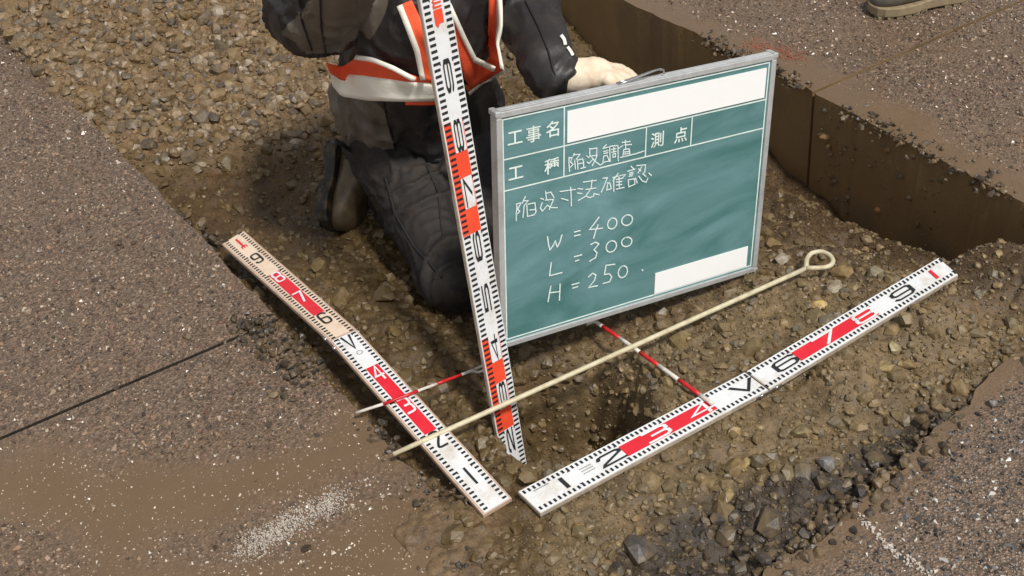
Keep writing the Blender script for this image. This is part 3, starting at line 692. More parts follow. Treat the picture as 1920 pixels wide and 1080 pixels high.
class Rod:
    """one flat rod: surface point from (s along, w across); stations give both edges in space"""
    def __init__(self, st, near, far, nrm):
        self.st, self.near, self.far, self.n = st, [np.array(p) for p in near], [np.array(p) for p in far], nrm
    def __call__(self, s, w, z=0.):
        k = 0
        while k < len(self.st) - 2 and s > self.st[k + 1]: k += 1
        t = (s - self.st[k]) / (self.st[k + 1] - self.st[k])
        a, b = lerp(self.near[k], self.near[k + 1], t), lerp(self.far[k], self.far[k + 1], t)
        n = self.n[k]; return lerp(a, b, w) + n * z
def make_rod(name, rod, parent, thick, digits, upright, red, inset, plates, redmat, dl, dw, tick, hinge=True, splits=(0, .505, 1.), face=(.012, .988), edge='rod_side', faces=('rod_white', 'rod_white'), flip=1):
    # two wooden halves
    for (a, b), fm in zip(zip(splits, splits[1:]), faces):
        g = .0012; mb = MB(); a2, b2 = a + (g if a > 0 else 0), b - (g if b < splits[-1] else 0)
        def bar(a3, b3, w1, w2, zb, zt, n=24):
            v, f = [], []
            for i in range(n + 1):
                s = a3 + (b3 - a3) * i / n; v += [rod(s, w1, zb), rod(s, w2, zb), rod(s, w2, zt), rod(s, w1, zt)]
            for i in range(n): f += [(4 * i + k, 4 * i + (k + 1) % 4, 4 * i + 4 + (k + 1) % 4, 4 * i + 4 + k) for k in range(4)]
            f += [(3, 2, 1, 0), (4 * n, 4 * n + 1, 4 * n + 2, 4 * n + 3)]; mb.add(v, f)
        bar(a2 + 1e-6, b2 - 1e-6, 0, 1, -thick, -.0008)
        o = mb.build('rod_section', M[edge], parent, bevel=.001)
        mb = MB(); bar(a2 + .0015, b2 - .0015, face[0], face[1], -.0006, .0003)
        mb.build('white_face', M[fm], o)
    z0 = .0006
    for a, b in red:
        mb = MB(); k = 24
        for i in range(k): s1, s2 = a + (b - a) * i / k, a + (b - a) * (i + 1) / k; mb.quad(rod(s1, inset[0], z0), rod(s2, inset[0], z0), rod(s2, inset[1], z0), rod(s1, inset[1], z0))
        mb.build('red_band', redmat, parent)
    # centimetre ticks along both edges, a hook at every tenth
    for side in (0, 1):
        mb = MB()
        for k in range(int(round(splits[-1] * 100))):
            s1, s2 = k * .01 + .0052, k * .01 + .0097
            w1, w2 = tick[side]
            mb.quad(rod(s1, w1, z0 * 2), rod(s2, w1, z0 * 2), rod(s2, w2, z0 * 2), rod(s1, w2, z0 * 2))
            if k % 10 == 9:
                w3 = w2 + (.035 if w2 > w1 else -.035); wa, wb = (w2, w3)
                mb.quad(rod(s1 - .002, wa, z0 * 2), rod(s2, wa, z0 * 2), rod(s2, wb, z0 * 2), rod(s1 - .002, wb, z0 * 2))
            elif k % 5 == 4:
                w3 = w2 + (.02 if w2 > w1 else -.02)
                mb.quad(rod(s1 + .001, w2, z0 * 2), rod(s2 - .001, w2, z0 * 2), rod(s2 - .001, w3, z0 * 2), rod(s1 + .001, w3, z0 * 2))
        mb.build('tick_marks', M['rod_black'], parent)
    for s_end, ch, colr in digits:
        mb = MB()
        for j, st in enumerate(DIG[ch]):
            # squash the digit's box: x along or across according to the rod's style
            if upright: ax, ay = dw, dl                      # read along the rod
            else: ax, ay = dl, dw
            if upright: v, f = strip2d(round_line([(x * ax, y * ay) for x, y in st]), plates['w']); vv = []
            else: v, f = strip2d(st, plates.get('w', .2)); vv = []; v = [(x * ax, y * ay) for x, y in v]
            for x, y in v:
                if upright: s, w = s_end - .003 - dl + y, .5 * WR + (x - ax / 2)
                else: s, w = s_end - .003 - dl + x, .5 * WR + (y - ay / 2) * flip
                vv.append(rod(s, w / WR, z0 * 3 + j * .0001))
            mb.add(vv, f)
        if ch in plates.get('on', ''):
            pb = MB(); c, e = s_end - .003 - dl / 2, dl / 2 + .0042; h = dw / 2 + .0052
            pb.add([rod(c + i * e * (.93 if abs(j_) == 1 and q else 1), .5 + j_ * h / WR * (1 if not q else 1), z0 * 2.4) for i, j_, q in ((-1, -.86, 0), (-.93, -1, 0), (.93, -1, 0), (1, -.86, 0), (1, .86, 0), (.93, 1, 0), (-.93, 1, 0), (-1, .86, 0))], [tuple(range(8))])
            pb.build('numeral_plate', M['rod_white'], parent)
        mb.build('numeral', {'b': M['rod_black'], 'w': M['rod_white'], 'r': redmat}[colr], parent)
    if hinge:
        for w, sg in ((0, -1), (1, 1)):
            for ds in ((-.018, .018) if sg < 0 else (-.004,)):
                mb = MB(); p0 = rod(splits[1] + ds, w, -thick * .55)
                ac = rod(splits[1], 1, 0) - rod(splits[1], 0, 0); ac = ac / np.linalg.norm(ac) * sg
                mb.tube([p0 - ac * .004, p0 + ac * .003, p0 + ac * .0042], [.005, .005, .0034], 12); mb.build('hinge_pin', M['steel'], parent, True)
        mb = MB(); sg = -1
        mb.box8([rod(splits[1] + s, w, z) for z in (-thick * .9, -thick * .2) for s, w in ((-.03, -.04), (.03, -.04), (.03, .0), (-.03, .0))])
        mb.build('hinge_plate', M['steel'], parent, bevel=.001)
def nrm3(a, b, c):
    n = np.cross(np.array(b) - a, np.array(c) - a); n /= np.linalg.norm(n); return n if n[2] > 0 else -n
WR = .056
# right rod, lying along the near rim of the hole
zr = (.014, .022, .034)
near = [at(1012.8, 962.4, zr[0]), at(1442, 730, zr[1]), at(1797, 515, zr[2])]; far = [at(970.7, 921.7, zr[0]), at(1398, 697, zr[1]), at(1760, 483, zr[2])]
rodR = Rod((0, .505, 1.), near, far, [nrm3(near[0], near[1], far[0]), nrm3(near[1], near[2], far[1])])
WR = float(np.linalg.norm(near[0] - far[0]))
root = empty('measuring_rod', Vector(near[0]) - Vector((0, 0, .012)))
tag(root, 'white and red folding measuring rod lying flat right of the hole, below the board', 'measuring rod')
make_rod('measuring_rod', rodR, root, .011, [(.1, '1', 'b'), (.2, '2', 'b'), (.3, '3', 'w'), (.4, '4', 'w'), (.5, 'V', 'b'), (.6, '6', 'b'), (.7, '7', 'w'), (.8, '8', 'w'), (.9, '9', 'b'), (.985, '1', 'r')], False, [(.2, .4), (.6, .8)], (.27, .73), {'w': .17}, M['rod_red'], .046, .025, ((.07, .2), (.93, .8)))
mb = MB()
for i in range(9): mb.quad(*[rodR(.022 + i * .0035 + a, .74 + b, .0014) for a, b in ((0, -.012), (.0024, -.012), (.0024, .022), (0, .022))])
for i in range(7):
    for j in range(3): mb.quad(*[rodR(.113 + i * .0036 + a, .45 + j * .1 + b, .0014) for a, b in ((0, -.012), (.0024, -.012), (.0024, .018), (0, .018))])
tag(mb.build('fine_print', M['print_grey'], root), kind='stuff')
# left rod, lying along the cut edge of the road
zl = (.014, .052, .004)
near = [at(905.9, 965.2, zl[0]), at(617.6, 638.9, zl[1]), at(415.7, 457.2, zl[2])]; far = [at(959.6, 932.8, zl[0]), at(668.5, 616.7, zl[1]), at(457.4, 431.9, zl[2])]
rodL = Rod((0, .505, 1.), near, far, [nrm3(near[0], near[1], far[0]), nrm3(near[1], near[2], far[1])])
WR = float(np.linalg.norm(near[0] - far[0]))
root = empty('measuring_rod', Vector(near[0]) - Vector((0, 0, .012)))
tag(root, 'muddy white and red folding measuring rod lying left of the hole along the asphalt edge', 'measuring rod')
make_rod('measuring_rod', rodL, root, .011, [(.1, '1', 'b'), (.2, '2', 'b'), (.3, '3', 'w'), (.4, '4', 'w'), (.5, 'V', 'b'), (.6, '6', 'b'), (.7, '7', 'w'), (.8, '8', 'w'), (.9, '9', 'b'), (.985, '1', 'r')], True, [(.2, .4), (.6, .8)], (.29, .71), {'w': .0046}, M['rod_red'], .038, .0165, ((.1, .24), (.9, .76)), face=(.07, .93), edge='rod_edge', faces=('rod_white', 'rod_tan'))
mb = MB()
for k in range(10):
    a = k * .628; mb.quad(*[rodL(.443 + .005 * math.cos(a) + i, .5 + .09 * math.sin(a) + j, .0014) for i, j in ((0, 0), (.0022, 0), (.0022, .03), (0, .03))])
mb.build('stamp', M['print_grey'], root)
mb = MB(); v, f = strip2d([(0, 0), (0, 1), (.3, 1), (.3, 0), (.3, 1), (.6, 1), (.6, 0)], .14)
for j, st in enumerate(DIG['m']):
    v, f = strip2d([(x * .011, y * .009) for x, y in st], .0024); mb.add([rodL(.937 + y, .42 + x / WR, .0018 + j * .0001) for x, y in v], f)
mb.build('unit_mark', M['rod_red'], root)
# upright staff, standing on the bottom of the hole and held by the worker
SO, SD, SA, SN = np.array([-.0603, 1.5632, -.2651]), np.array([-.024, .1932, .9809]), np.array([.8018, .5898, -.0965]), np.array([.5971, -.7841, .1691])
WR = .0583; SD = SD * 1.06
rodV = Rod((0, 1.5), [SO, SO + SD * 1.5], [SO + SA * WR, SO + SD * 1.5 + SA * WR], [SN, SN])
root = empty('measuring_staff', Vector(SO))
tag(root, 'upright white and orange measuring staff standing in the hole, held by the worker', 'measuring staff')
make_rod('measuring_staff', rodV, root, .009, [(.1, '1', 'b'), (.2, '2', 'b'), (.3, '3', 'b'), (.4, '4', 'b'), (.5, '5', 'b'), (.6, '6', 'b'), (.7, '7', 'b'), (.8, '8', 'b'), (.9, '9', 'b')], False, [(.2, .4), (.6, .8)], (.045, .74), {'w': .17, 'on': '3478'}, M['rod_orange'], .047, .0135, ((.06, .27), (.955, .75)), hinge=False, splits=(0, 1.5), flip=-1)
mb = MB(); mb.add([rodV(s, w, .0016) for s, w in ((.957, .36), (.951, .44), (.957, .5), (.957, .66), (.979, .66), (.979, .36))], [(0, 1, 2, 3, 4, 5)]); mb.build('numeral', M['rod_orange'], root)
mb = MB()
for j, st in enumerate(DIG['m']):
    v, f = strip2d([(x * .013, y * .015) for x, y in st], .003); mb.add([rodV(.9825 + x, .64 - y / WR, .0016 + j * .0001) for x, y in v], f)
mb.build('unit_mark', M['rod_orange'], root)

# ---------------------------------------------------------------- pole and pins laid across the rods
def on_ray(px, py, z): return at(px, py, z)
A = at(737, 852, .032); B = at(1512, 503, .0)
zq = rodL(.215, .5)[2] + .008
root = empty('ring_pole', Vector(B)); tag(root, 'long cream steel pole with an eye end lying across the rod and past the staff', 'pole')
mb = MB(); Am = at(800, 818, zq)
mb.tube([lerp(A, B, t) for t in np.linspace(0, 1, 14)], [.0042] + [.0051] * 13, 10); mb.build('shaft', M['cream_pole'], root, True)
mb = MB(); ring = [(1512, 503), (1512, 486), (1521, 474), (1540, 471), (1556, 478), (1563, 489), (1558, 498), (1545, 502), (1512, 503)]
rp = [at(x, y, .002 + .0 * i) for i, (x, y) in enumerate(ring)]; rs = []
for i in range(len(rp) - 1):
    for t in (0, .33, .66): rs.append(lerp(rp[i], rp[i + 1], t))
rs = [rs[0]] + [(rs[i - 1] + rs[i] * 2 + rs[i + 1]) / 4 for i in range(1, len(rs) - 1)] + [rs[-1]]
mb.tube(rs + [rp[-1]], .0051, 10); mb.build('eye', M['cream_pole'], root, True)
def pin(path, cuts, label, rad=.0032, hook=None):
    root = empty('marking_pin', Vector(path[0])); tag(root, label, 'marking pin', 'red and white pins marking the hole')
    P_ = [np.array(p) for p in path]
    L = [0]; 
    for a, b in zip(P_, P_[1:]): L.append(L[-1] + np.linalg.norm(b - a))
    def pt(t):
        s = t * L[-1]; k = 0
        while k < len(L) - 2 and s > L[k + 1]: k += 1
        return lerp(P_[k], P_[k + 1], (s - L[k]) / (L[k + 1] - L[k]))
    for i, (a, b) in enumerate(zip(cuts, cuts[1:])):
        mb = MB(); mb.tube([pt(t) for t in np.linspace(a, b, 4)], rad, 8); mb.build('red_section' if i % 2 else 'white_section', M['pin_red'] if i % 2 else M['pin_white'], root, True)
    if hook:
        mb = MB(); mb.tube([np.array(h) for h in hook], rad * .9, 8); mb.build('hook', M['pin_white'], root, True)
zR = rodR(.4, .6)[2]
pin([at(1118, 604, -.005), at(1185, 650, .006), at(1336, 757, zR + .006)], [0, .06, .22, .4, .56, .73, .9, 1.0], 'red and white pin running from under the board onto the right rod', .0042, [at(1118, 604, -.005), at(1110, 603, -.004), at(1100, 608, -.004)])
zL = rodL(.31, .5)[2] + .0058
q0, q1 = at(668, 774, zL - .02), at(890, 693, zL - .045)
qm = at(745, 746, zL)
pin([q0, at(720, 757, zL - .002), at(778, 735, zL + .001), q1], [0, .21, .47, .64, .87, 1.], 'red and white hooked pin lying across the left rod towards the staff', .003, [q1, at(900, 688, zL - .03), at(912, 682, zL - .03), at(914, 692, zL - .04), at(897, 698, zL - .045), at(885, 696, zL - .045)])

# ---------------------------------------------------------------- the board
BO, BX, BY, BN = np.array([-.0229, 1.711, .0875]), np.array([.8983, .4076, -.1641]), np.array([.0988, .1764, .9793]), np.array([.4281, -.8959, .1182])
BW, BH = .59, .4457
def bd(x, y, z=0.): return BO + BX * x + BY * y + BN * z
x0, x1, y0, y1 = -.0135, BW + .0155, -.0165, BH + .0155
root = empty('blackboard', Vector(bd(BW / 2, y0, -.01)))
tag(root, 'green site blackboard in an aluminium frame with chalk writing, propped up in the pit', 'blackboard')
mb = MB(); mb.box8([bd(x, y, z) for z in (-.012, 0) for x, y in ((x0 + .004, y0 + .004), (x1 - .004, y0 + .004), (x1 - .004, y1 - .004), (x0 + .004, y1 - .004))]); mb.build('panel', M['blackboard'], root)
fw = .0115
for (a, b, c, d) in ((x0, y1 - fw, x1, y1), (x0, y0, x1, y0 + fw)):
    mb = MB(); mb.box8([bd(x, y, z) for z in (-.02, .004) for x, y in ((a, b), (c, b), (c, d), (a, d))]); fr = mb.build('frame_rail', M['aluminium'], root, bevel=.0015)
    if b > .2:
        for zz in (-.012, -.005):
            mb = MB(); mb.box8([bd(x, y, zz + z) for z in (0, .0012) for x, y in ((a, d - .001), (c, d - .001), (c, d + .0008), (a, d + .0008))]); mb.build('rib', M['aluminium'], fr)
for (a, c) in ((x0, x0 + fw), (x1 - fw, x1)):
    mb = MB(); mb.box8([bd(x, y, z) for z in (-.02, .0042) for x, y in ((a, y0 + fw), (c, y0 + fw), (c, y1 - fw), (a, y1 - fw))]); mb.build('frame_stile', M['aluminium'], root, bevel=.0015)
for cx, cy in ((x0, y1), (x1, y1), (x0, y0), (x1, y0)):
    sx_, sy_ = (1 if cx < .2 else -1), (1 if cy < .2 else -1)
    mb = MB(); mb.box8([bd(cx + sx_ * x, cy + sy_ * y, z) for z in (-.0225, .0052) for x, y in (((-.0022, -.0022), (.009, -.0022), (.009, .0085), (-.0022, .0085)) if sx_ * sy_ > 0 else ((-.0022, -.0022), (-.0022, .0085), (.009, .0085), (.009, -.0022)))]); mb.build('corner_cap', M['aluminium'], root, bevel=.002)
# ruled lines
lw = .0014
def rule(a, b, k):
    mb = MB(); v, f = strip2d([a, b], lw * 2); mb.add([bd(x, y, .0006 + k * .00008) for x, y in v], f); mb.build('ruled_line', M['chalk_print'], root)
for k, (a, b) in enumerate([((0, 0), (BW, 0)), ((BW, 0), (BW, BH)), ((BW, BH), (0, BH)), ((0, BH), (0, 0)), ((0, .3705), (BW, .3705)), ((0, .3102), (BW, .3102)), ((.125, BH), (.125, .3102)), ((.305, .3705), (.305, .3102)), ((.4105, .3705), (.4105, .3102))]): rule(a, b, k)
# printed headings
def text_part(ch, x, y, h, name='printed_character'):
    cu = bpy.data.curves.new(name, 'FONT'); cu.body = ch; cu.size = h; cu.align_x = 'CENTER'; cu.align_y = 'CENTER'; cu.offset = h * .012; cu.resolution_u = 3
    to = bpy.data.objects.new(name, cu); col.objects.link(to); bpy.context.view_layer.update()
    me = bpy.data.meshes.new_from_object(to.evaluated_get(bpy.context.evaluated_depsgraph_get())); bpy.data.objects.remove(to)
    v = np.array([q.co for q in me.vertices])
    v[:, 0] -= (v[:, 0].min() + v[:, 0].max()) / 2; v[:, 1] -= (v[:, 1].min() + v[:, 1].max()) / 2
    return mesh_obj(name, [bd(x + q[0], y + q[1], .0012) for q in v], [list(p.vertices) for p in me.polygons], M['chalk_print'], root)
for ch, x, y in (('工', .0241, .4081), ('事', .0617, .4071), ('名', .1005, .4085), ('工', .0246, .3408), ('種', .0992, .3375), ('測', .331, .3399), ('点', .3856, .3385)): text_part(ch, x, y, .0325)
# chalk handwriting
HAND = [[[0.1355,0.3465],[0.1353,0.3361],[0.1369,0.318]],[[0.1355,0.3452],[0.1419,0.3444],[0.1384,0.3367],[0.1442,0.3309],[0.1386,0.3265]],[[0.1463,0.3517],[0.144,0.3472]],[[0.1454,0.3493],[0.1585,0.3475],[0.1512,0.3398]],[[0.1472,0.3387],[0.1493,0.3203]],[[0.1529,0.3375],[0.1546,0.3191]],[[0.1543,0.3371],[0.1648,0.3368],[0.167,0.3291],[0.1672,0.3185]],[[0.1556,0.3294],[0.1659,0.3286]],[[0.1608,0.3189],[0.1712,0.3192]],[[0.1733,0.3409],[0.1784,0.3361]],[[0.1745,0.3285],[0.1786,0.325],[0.1854,0.3303]],[[0.1792,0.3546],[0.1801,0.3387]],[[0.1795,0.353],[0.195,0.3519],[0.1951,0.3372]],[[0.1826,0.3388],[0.196,0.3372],[0.1915,0.3277],[0.1857,0.3186]],[[0.1842,0.3356],[0.1953,0.3231],[0.2034,0.3162],[0.2099,0.3186]],[[0.2155,0.3543],[0.2098,0.35]],[[0.2084,0.3481],[0.2203,0.3486]],[[0.21,0.3418],[0.2196,0.3419]],[[0.2109,0.3377],[0.2198,0.3374]],[[0.2106,0.3327],[0.2089,0.3183]],[[0.2106,0.3325],[0.2179,0.3325],[0.2241,0.3189]],[[0.2099,0.3207],[0.2241,0.3198]],[[0.2232,0.3485],[0.2253,0.3186]],[[0.2237,0.3492],[0.2413,0.3473],[0.2422,0.3325],[0.2431,0.3161]],[[0.2278,0.342],[0.2375,0.3415]],[[0.2325,0.3452],[0.2329,0.3356]],[[0.228,0.3366],[0.2383,0.336]],[[0.2305,0.3324],[0.2369,0.3321],[0.2368,0.3257],[0.231,0.3259],[0.2305,0.3321]],[[0.244,0.3411],[0.2527,0.3451]],[[0.2507,0.3511],[0.2688,0.3496]],[[0.258,0.354],[0.2594,0.3352]],[[0.2571,0.345],[0.272,0.3427]],[[0.2551,0.3361],[0.2534,0.3245]],[[0.2551,0.3361],[0.2676,0.335],[0.2693,0.3224]],[[0.2559,0.3309],[0.267,0.3298]],[[0.2557,0.3269],[0.2672,0.3258]],[[0.248,0.3217],[0.2681,0.3216],[0.2845,0.3218],[0.3013,0.3232]],[[0.0247,0.2797],[0.0259,0.2728],[0.0241,0.2613],[0.0239,0.2464]],[[0.0251,0.2796],[0.0343,0.28],[0.027,0.2686],[0.0313,0.2635],[0.0269,0.26]],[[0.0432,0.29],[0.0368,0.2788]],[[0.0409,0.2821],[0.0489,0.2805],[0.0422,0.2741]],[[0.0406,0.2732],[0.0378,0.2497]],[[0.0461,0.2732],[0.0475,0.2486]],[[0.0492,0.2735],[0.0631,0.2729],[0.0655,0.2538],[0.0615,0.2492],[0.0475,0.2491]],[[0.0518,0.2609],[0.0633,0.2595]],[[0.0754,0.2788],[0.0816,0.2754]],[[0.0784,0.2694],[0.0745,0.2597],[0.0784,0.2523],[0.0883,0.2604]],[[0.0855,0.2906],[0.0877,0.2725]],[[0.0869,0.286],[0.097,0.2863],[0.1036,0.2739]],[[0.0855,0.2728],[0.1027,0.2703],[0.0982,0.2607],[0.0937,0.2517]],[[0.0897,0.2614],[0.0971,0.2549],[0.1107,0.2516]],[[0.1163,0.2829],[0.1337,0.2811],[0.1498,0.2793]],[[0.1393,0.286],[0.1407,0.268],[0.1412,0.2479]],[[0.1195,0.2683],[0.1342,0.2607]],[[0.1551,0.2796],[0.1656,0.2763]],[[0.1545,0.271],[0.1643,0.2673]],[[0.1567,0.2552],[0.1729,0.2603]],[[0.1673,0.2902],[0.1952,0.2872]],[[0.1861,0.2899],[0.1842,0.2766]],[[0.1723,0.274],[0.1948,0.2717]],[[0.1857,0.2752],[0.1729,0.2603],[0.1817,0.2548],[0.1908,0.2561],[0.1907,0.2611],[0.2026,0.256]],[[0.2103,0.2881],[0.22,0.287],[0.2136,0.2727],[0.2072,0.2604]],[[0.2212,0.2764],[0.2191,0.2617],[0.229,0.2624]],[[0.221,0.2748],[0.2254,0.2755],[0.2297,0.2619]],[[0.2318,0.2846],[0.2604,0.2846],[0.2539,0.2782]],[[0.2438,0.2905],[0.2324,0.2779]],[[0.2341,0.2827],[0.2357,0.2549]],[[0.2401,0.2786],[0.2539,0.2782]],[[0.246,0.2816],[0.2477,0.2591]],[[0.2403,0.2731],[0.2526,0.2719]],[[0.2405,0.2669],[0.2528,0.2657]],[[0.2408,0.2587],[0.2584,0.2583]],[[0.273,0.2985],[0.2789,0.2918]],[[0.2656,0.2899],[0.2819,0.2905]],[[0.2698,0.2854],[0.2776,0.285]],[[0.2699,0.2819],[0.2778,0.2817]],[[0.2686,0.2788],[0.2764,0.2782]],[[0.2673,0.2724],[0.2691,0.2569],[0.2832,0.2594],[0.2812,0.2708],[0.2681,0.2718]],[[0.2859,0.2968],[0.306,0.2939],[0.3052,0.2791],[0.3005,0.2758]],[[0.2974,0.2918],[0.2896,0.281]],[[0.2904,0.2892],[0.2958,0.2837]],[[0.2839,0.2716],[0.2884,0.2607]],[[0.2914,0.274],[0.2996,0.2623],[0.309,0.2573],[0.3127,0.265]],[[0.3004,0.2774],[0.3078,0.2695]],[[0.3148,0.275],[0.321,0.2684]],[[0.0898,0.1971],[0.0923,0.1791],[0.0954,0.1679],[0.1018,0.1746],[0.107,0.1836],[0.1096,0.1738],[0.1114,0.17],[0.117,0.1789],[0.1212,0.1924]],[[0.1486,0.1916],[0.1614,0.1913]],[[0.1488,0.1833],[0.1615,0.1829]],[[0.203,0.2092],[0.1935,0.199],[0.1826,0.1884],[0.196,0.1859],[0.2117,0.184]],[[0.2016,0.1937],[0.1961,0.1817],[0.192,0.1676]],[[0.2328,0.1996],[0.2283,0.198],[0.225,0.1944],[0.2235,0.1895],[0.2242,0.1843],[0.227,0.1798],[0.2312,0.177],[0.236,0.1765],[0.2405,0.1784],[0.2436,0.1823],[0.2448,0.1873],[0.2437,0.1925],[0.2407,0.1968],[0.2364,0.1993],[0.2315,0.1994]],[[0.2663,0.1981],[0.261,0.1968],[0.2572,0.1934],[0.2557,0.1887],[0.2567,0.1835],[0.2602,0.179],[0.2653,0.1761],[0.271,0.1753],[0.2762,0.177],[0.2797,0.1806],[0.2809,0.1855],[0.2794,0.1906],[0.2757,0.195],[0.2704,0.1976],[0.2647,0.198]],[[0.098,0.1399],[0.0963,0.1277],[0.0946,0.1129],[0.1086,0.1124],[0.1218,0.1122]],[[0.1493,0.1389],[0.1657,0.1388]],[[0.1517,0.1289],[0.1592,0.1294]],[[0.1855,0.1557],[0.1966,0.1579],[0.204,0.1522],[0.1934,0.1421],[0.2004,0.1339],[0.1974,0.1239],[0.184,0.1202]],[[0.2317,0.1512],[0.2266,0.1497],[0.2229,0.146],[0.2213,0.1408],[0.2221,0.1353],[0.2253,0.1304],[0.2302,0.1273],[0.2357,0.1266],[0.2407,0.1285],[0.2442,0.1325],[0.2455,0.1378],[0.2442,0.1434],[0.2407,0.148],[0.2357,0.1507],[0.2302,0.1511]],[[0.2671,0.1499],[0.262,0.1489],[0.2583,0.1459],[0.2569,0.1416],[0.258,0.1369],[0.2614,0.1327],[0.2664,0.1299],[0.2719,0.1291],[0.2769,0.1304],[0.2803,0.1336],[0.2814,0.1381],[0.2799,0.1428],[0.2762,0.1468],[0.2711,0.1493],[0.2656,0.1498]],[[0.0972,0.089],[0.0937,0.0726],[0.0911,0.0573]],[[0.1179,0.0883],[0.1172,0.0703],[0.1164,0.053]],[[0.0946,0.0759],[0.1176,0.0719]],[[0.1443,0.0792],[0.1604,0.079]],[[0.1466,0.0711],[0.1578,0.0714]],[[0.1824,0.086],[0.1914,0.0914],[0.1992,0.0857],[0.1963,0.0743],[0.1829,0.0617],[0.192,0.0618],[0.2035,0.0603]],[[0.2217,0.1005],[0.2429,0.0974]],[[0.2217,0.0992],[0.219,0.0811],[0.2305,0.0797],[0.2363,0.0711],[0.232,0.0616],[0.2163,0.0616]],[[0.261,0.0884],[0.2563,0.0867],[0.2528,0.0826],[0.2512,0.0771],[0.2519,0.0712],[0.2548,0.0662],[0.2591,0.063],[0.2641,0.0624],[0.2688,0.0645],[0.272,0.0689],[0.2733,0.0746],[0.2722,0.0804],[0.2691,0.0852],[0.2646,0.088],[0.2596,0.0882]],[[0.3082,0.0677],[0.3102,0.0649]]]
GROUPS, k = [9, 6, 13, 9, 8, 6, 3, 7, 11, 13, 1, 2, 2, 1, 1, 1, 2, 1, 1, 1, 3, 2, 1, 2, 1, 1], 0
for cnt in GROUPS:                                  # strokes of each character
    mb = MB()
    for st in HAND[k:k + cnt]:
        v, f = strip2d(st, .0024 if k < 85 else .0028); mb.add([bd(x, y, .0014 + (k % 6) * .00009) for x, y in v], f); k += 1
    mb.build('chalk_character', M['chalk'], root)
assert k == len(HAND), (k, len(HAND))
for q in (((.1311, .3755), (.5835, .3755), (.5835, .436), (.1311, .436)), ((.3415, .0022), (.577, .0022), (.577, .0495), (.3415, .0495))):
    mb = MB(); mb.box8([bd(x, y, z) for z in (.0004, .0022) for x, y in q]); mb.build('blank_strip', M['mask_white'], root)
# wire handle lying on the top rail
mb = MB(); hp = [(.243, 0), (.262, .002), (.29, .006), (.318, .011), (.334, .0125), (.342, .009), (.343, .001)]
mb.tube([bd(x, y1 + .003 + h, -.004) for x, h in hp], .002, 8); mb.tube([bd(x, y1 + .003 + h * .75, -.011) for x, h in hp[:-1]], .0018, 8)
mb.build('wire_handle', M['steel'], root, True)

# ---------------------------------------------------------------- people
def cone_sphere(a, b, ra, rb, n=16, m_=6):
    """a capsule with two radii"""
    a, b = np.asarray(a, float), np.asarray(b, float); t = b - a; L = np.linalg.norm(t); t = t / (L + 1e-9)
    x = np.cross(t, [0, 0, 1.]) if abs(t[2]) < .9 else np.cross(t, [1., 0, 0]); x /= np.linalg.norm(x); y = np.cross(t, x)
    rings = []
    for i in range(m_ + 1):
        th = -math.pi / 2 + math.pi / 2 * i / m_; rings.append((a + t * ra * math.sin(th), max(ra * math.cos(th), 1e-4)))
    for i in range(m_ + 1):
        th = math.pi / 2 * i / m_; rings.append((b + t * rb * math.sin(th), max(rb * math.cos(th), 1e-4)))
    v = [c + r0 * (math.cos(6.2831853 * k / n) * x + math.sin(6.2831853 * k / n) * y) for c, r0 in rings for k in range(n)]
    f = [(i * n + k, i * n + (k + 1) % n, (i + 1) * n + (k + 1) % n, (i + 1) * n + k) for i in range(len(rings) - 1) for k in range(n)]
    f += [tuple(range(n - 1, -1, -1)), tuple((len(rings) - 1) * n + k for k in range(n))]
    return v, f
def blob(name, parts, mat, parent, voxel=.011, smooth=6, fold=0., fold_scale=(18, 18, 18), seed=0):
    """tapered limbs grown together into one continuous skin, with cloth folds pressed in"""
    mb = MB()
    for a, b, ra, rb in parts: mb.add(*cone_sphere(a, b, ra, rb))
    o = mb.build(name, mat, parent)
    md = o.modifiers.new('r', 'REMESH'); md.mode = 'VOXEL'; md.voxel_size = voxel
    md = o.modifiers.new('s', 'SMOOTH'); md.iterations = smooth; md.factor = .6
    bpy.context.view_layer.update()
    me = bpy.data.meshes.new_from_object(o.evaluated_get(bpy.context.evaluated_depsgraph_get()))
    o.modifiers.clear(); o.data = me; me.name = name
    if not len(me.materials): me.materials.append(mat)
    if fold:
        nv = len(me.vertices); co = np.zeros(nv * 3); me.vertices.foreach_get('co', co); co = co.reshape(-1, 3)
        no = np.zeros(nv * 3); me.vertex_normals.foreach_get('vector', no); no = no.reshape(-1, 3)
        fs = np.array(fold_scale)
        warp = np.stack([vnoise3(co * 7, seed * 5 + k) for k in range(3)], -1) * 1.3
        d = np.clip(1 - np.abs(vnoise3(co * fs + warp, seed)) * 3.6, 0, 1) ** 1.4
        d2 = np.clip(1 - np.abs(vnoise3(co * fs * 2.1 + warp * 1.5, seed + 1)) * 3.6, 0, 1) ** 1.4
        co = co + no * (fold * (d * 1.15 + d2 * .5 - .5 + vnoise3(co * 8, seed + 2) * .6))[:, None]
        me.vertices.foreach_set('co', co.ravel())
    me.polygons.foreach_set('use_smooth', [True] * len(me.polygons)); me.update()
    return o
def world_bvh(o):
    off = o.matrix_world.translation.copy(); p = o; off = Vector((0, 0, 0))
    while p is not None: off += p.location; p = p.parent
    return BVHTree.FromPolygons([v.co + off for v in o.data.vertices], [tuple(p.vertices) for p in o.data.polygons])
V3 = lambda *a: np.array(a, float)
root = empty('person', (-.2, 2.3, -.09))
tag(root, 'person kneeling in dark work clothes and orange vest, holding staff and board', 'person')
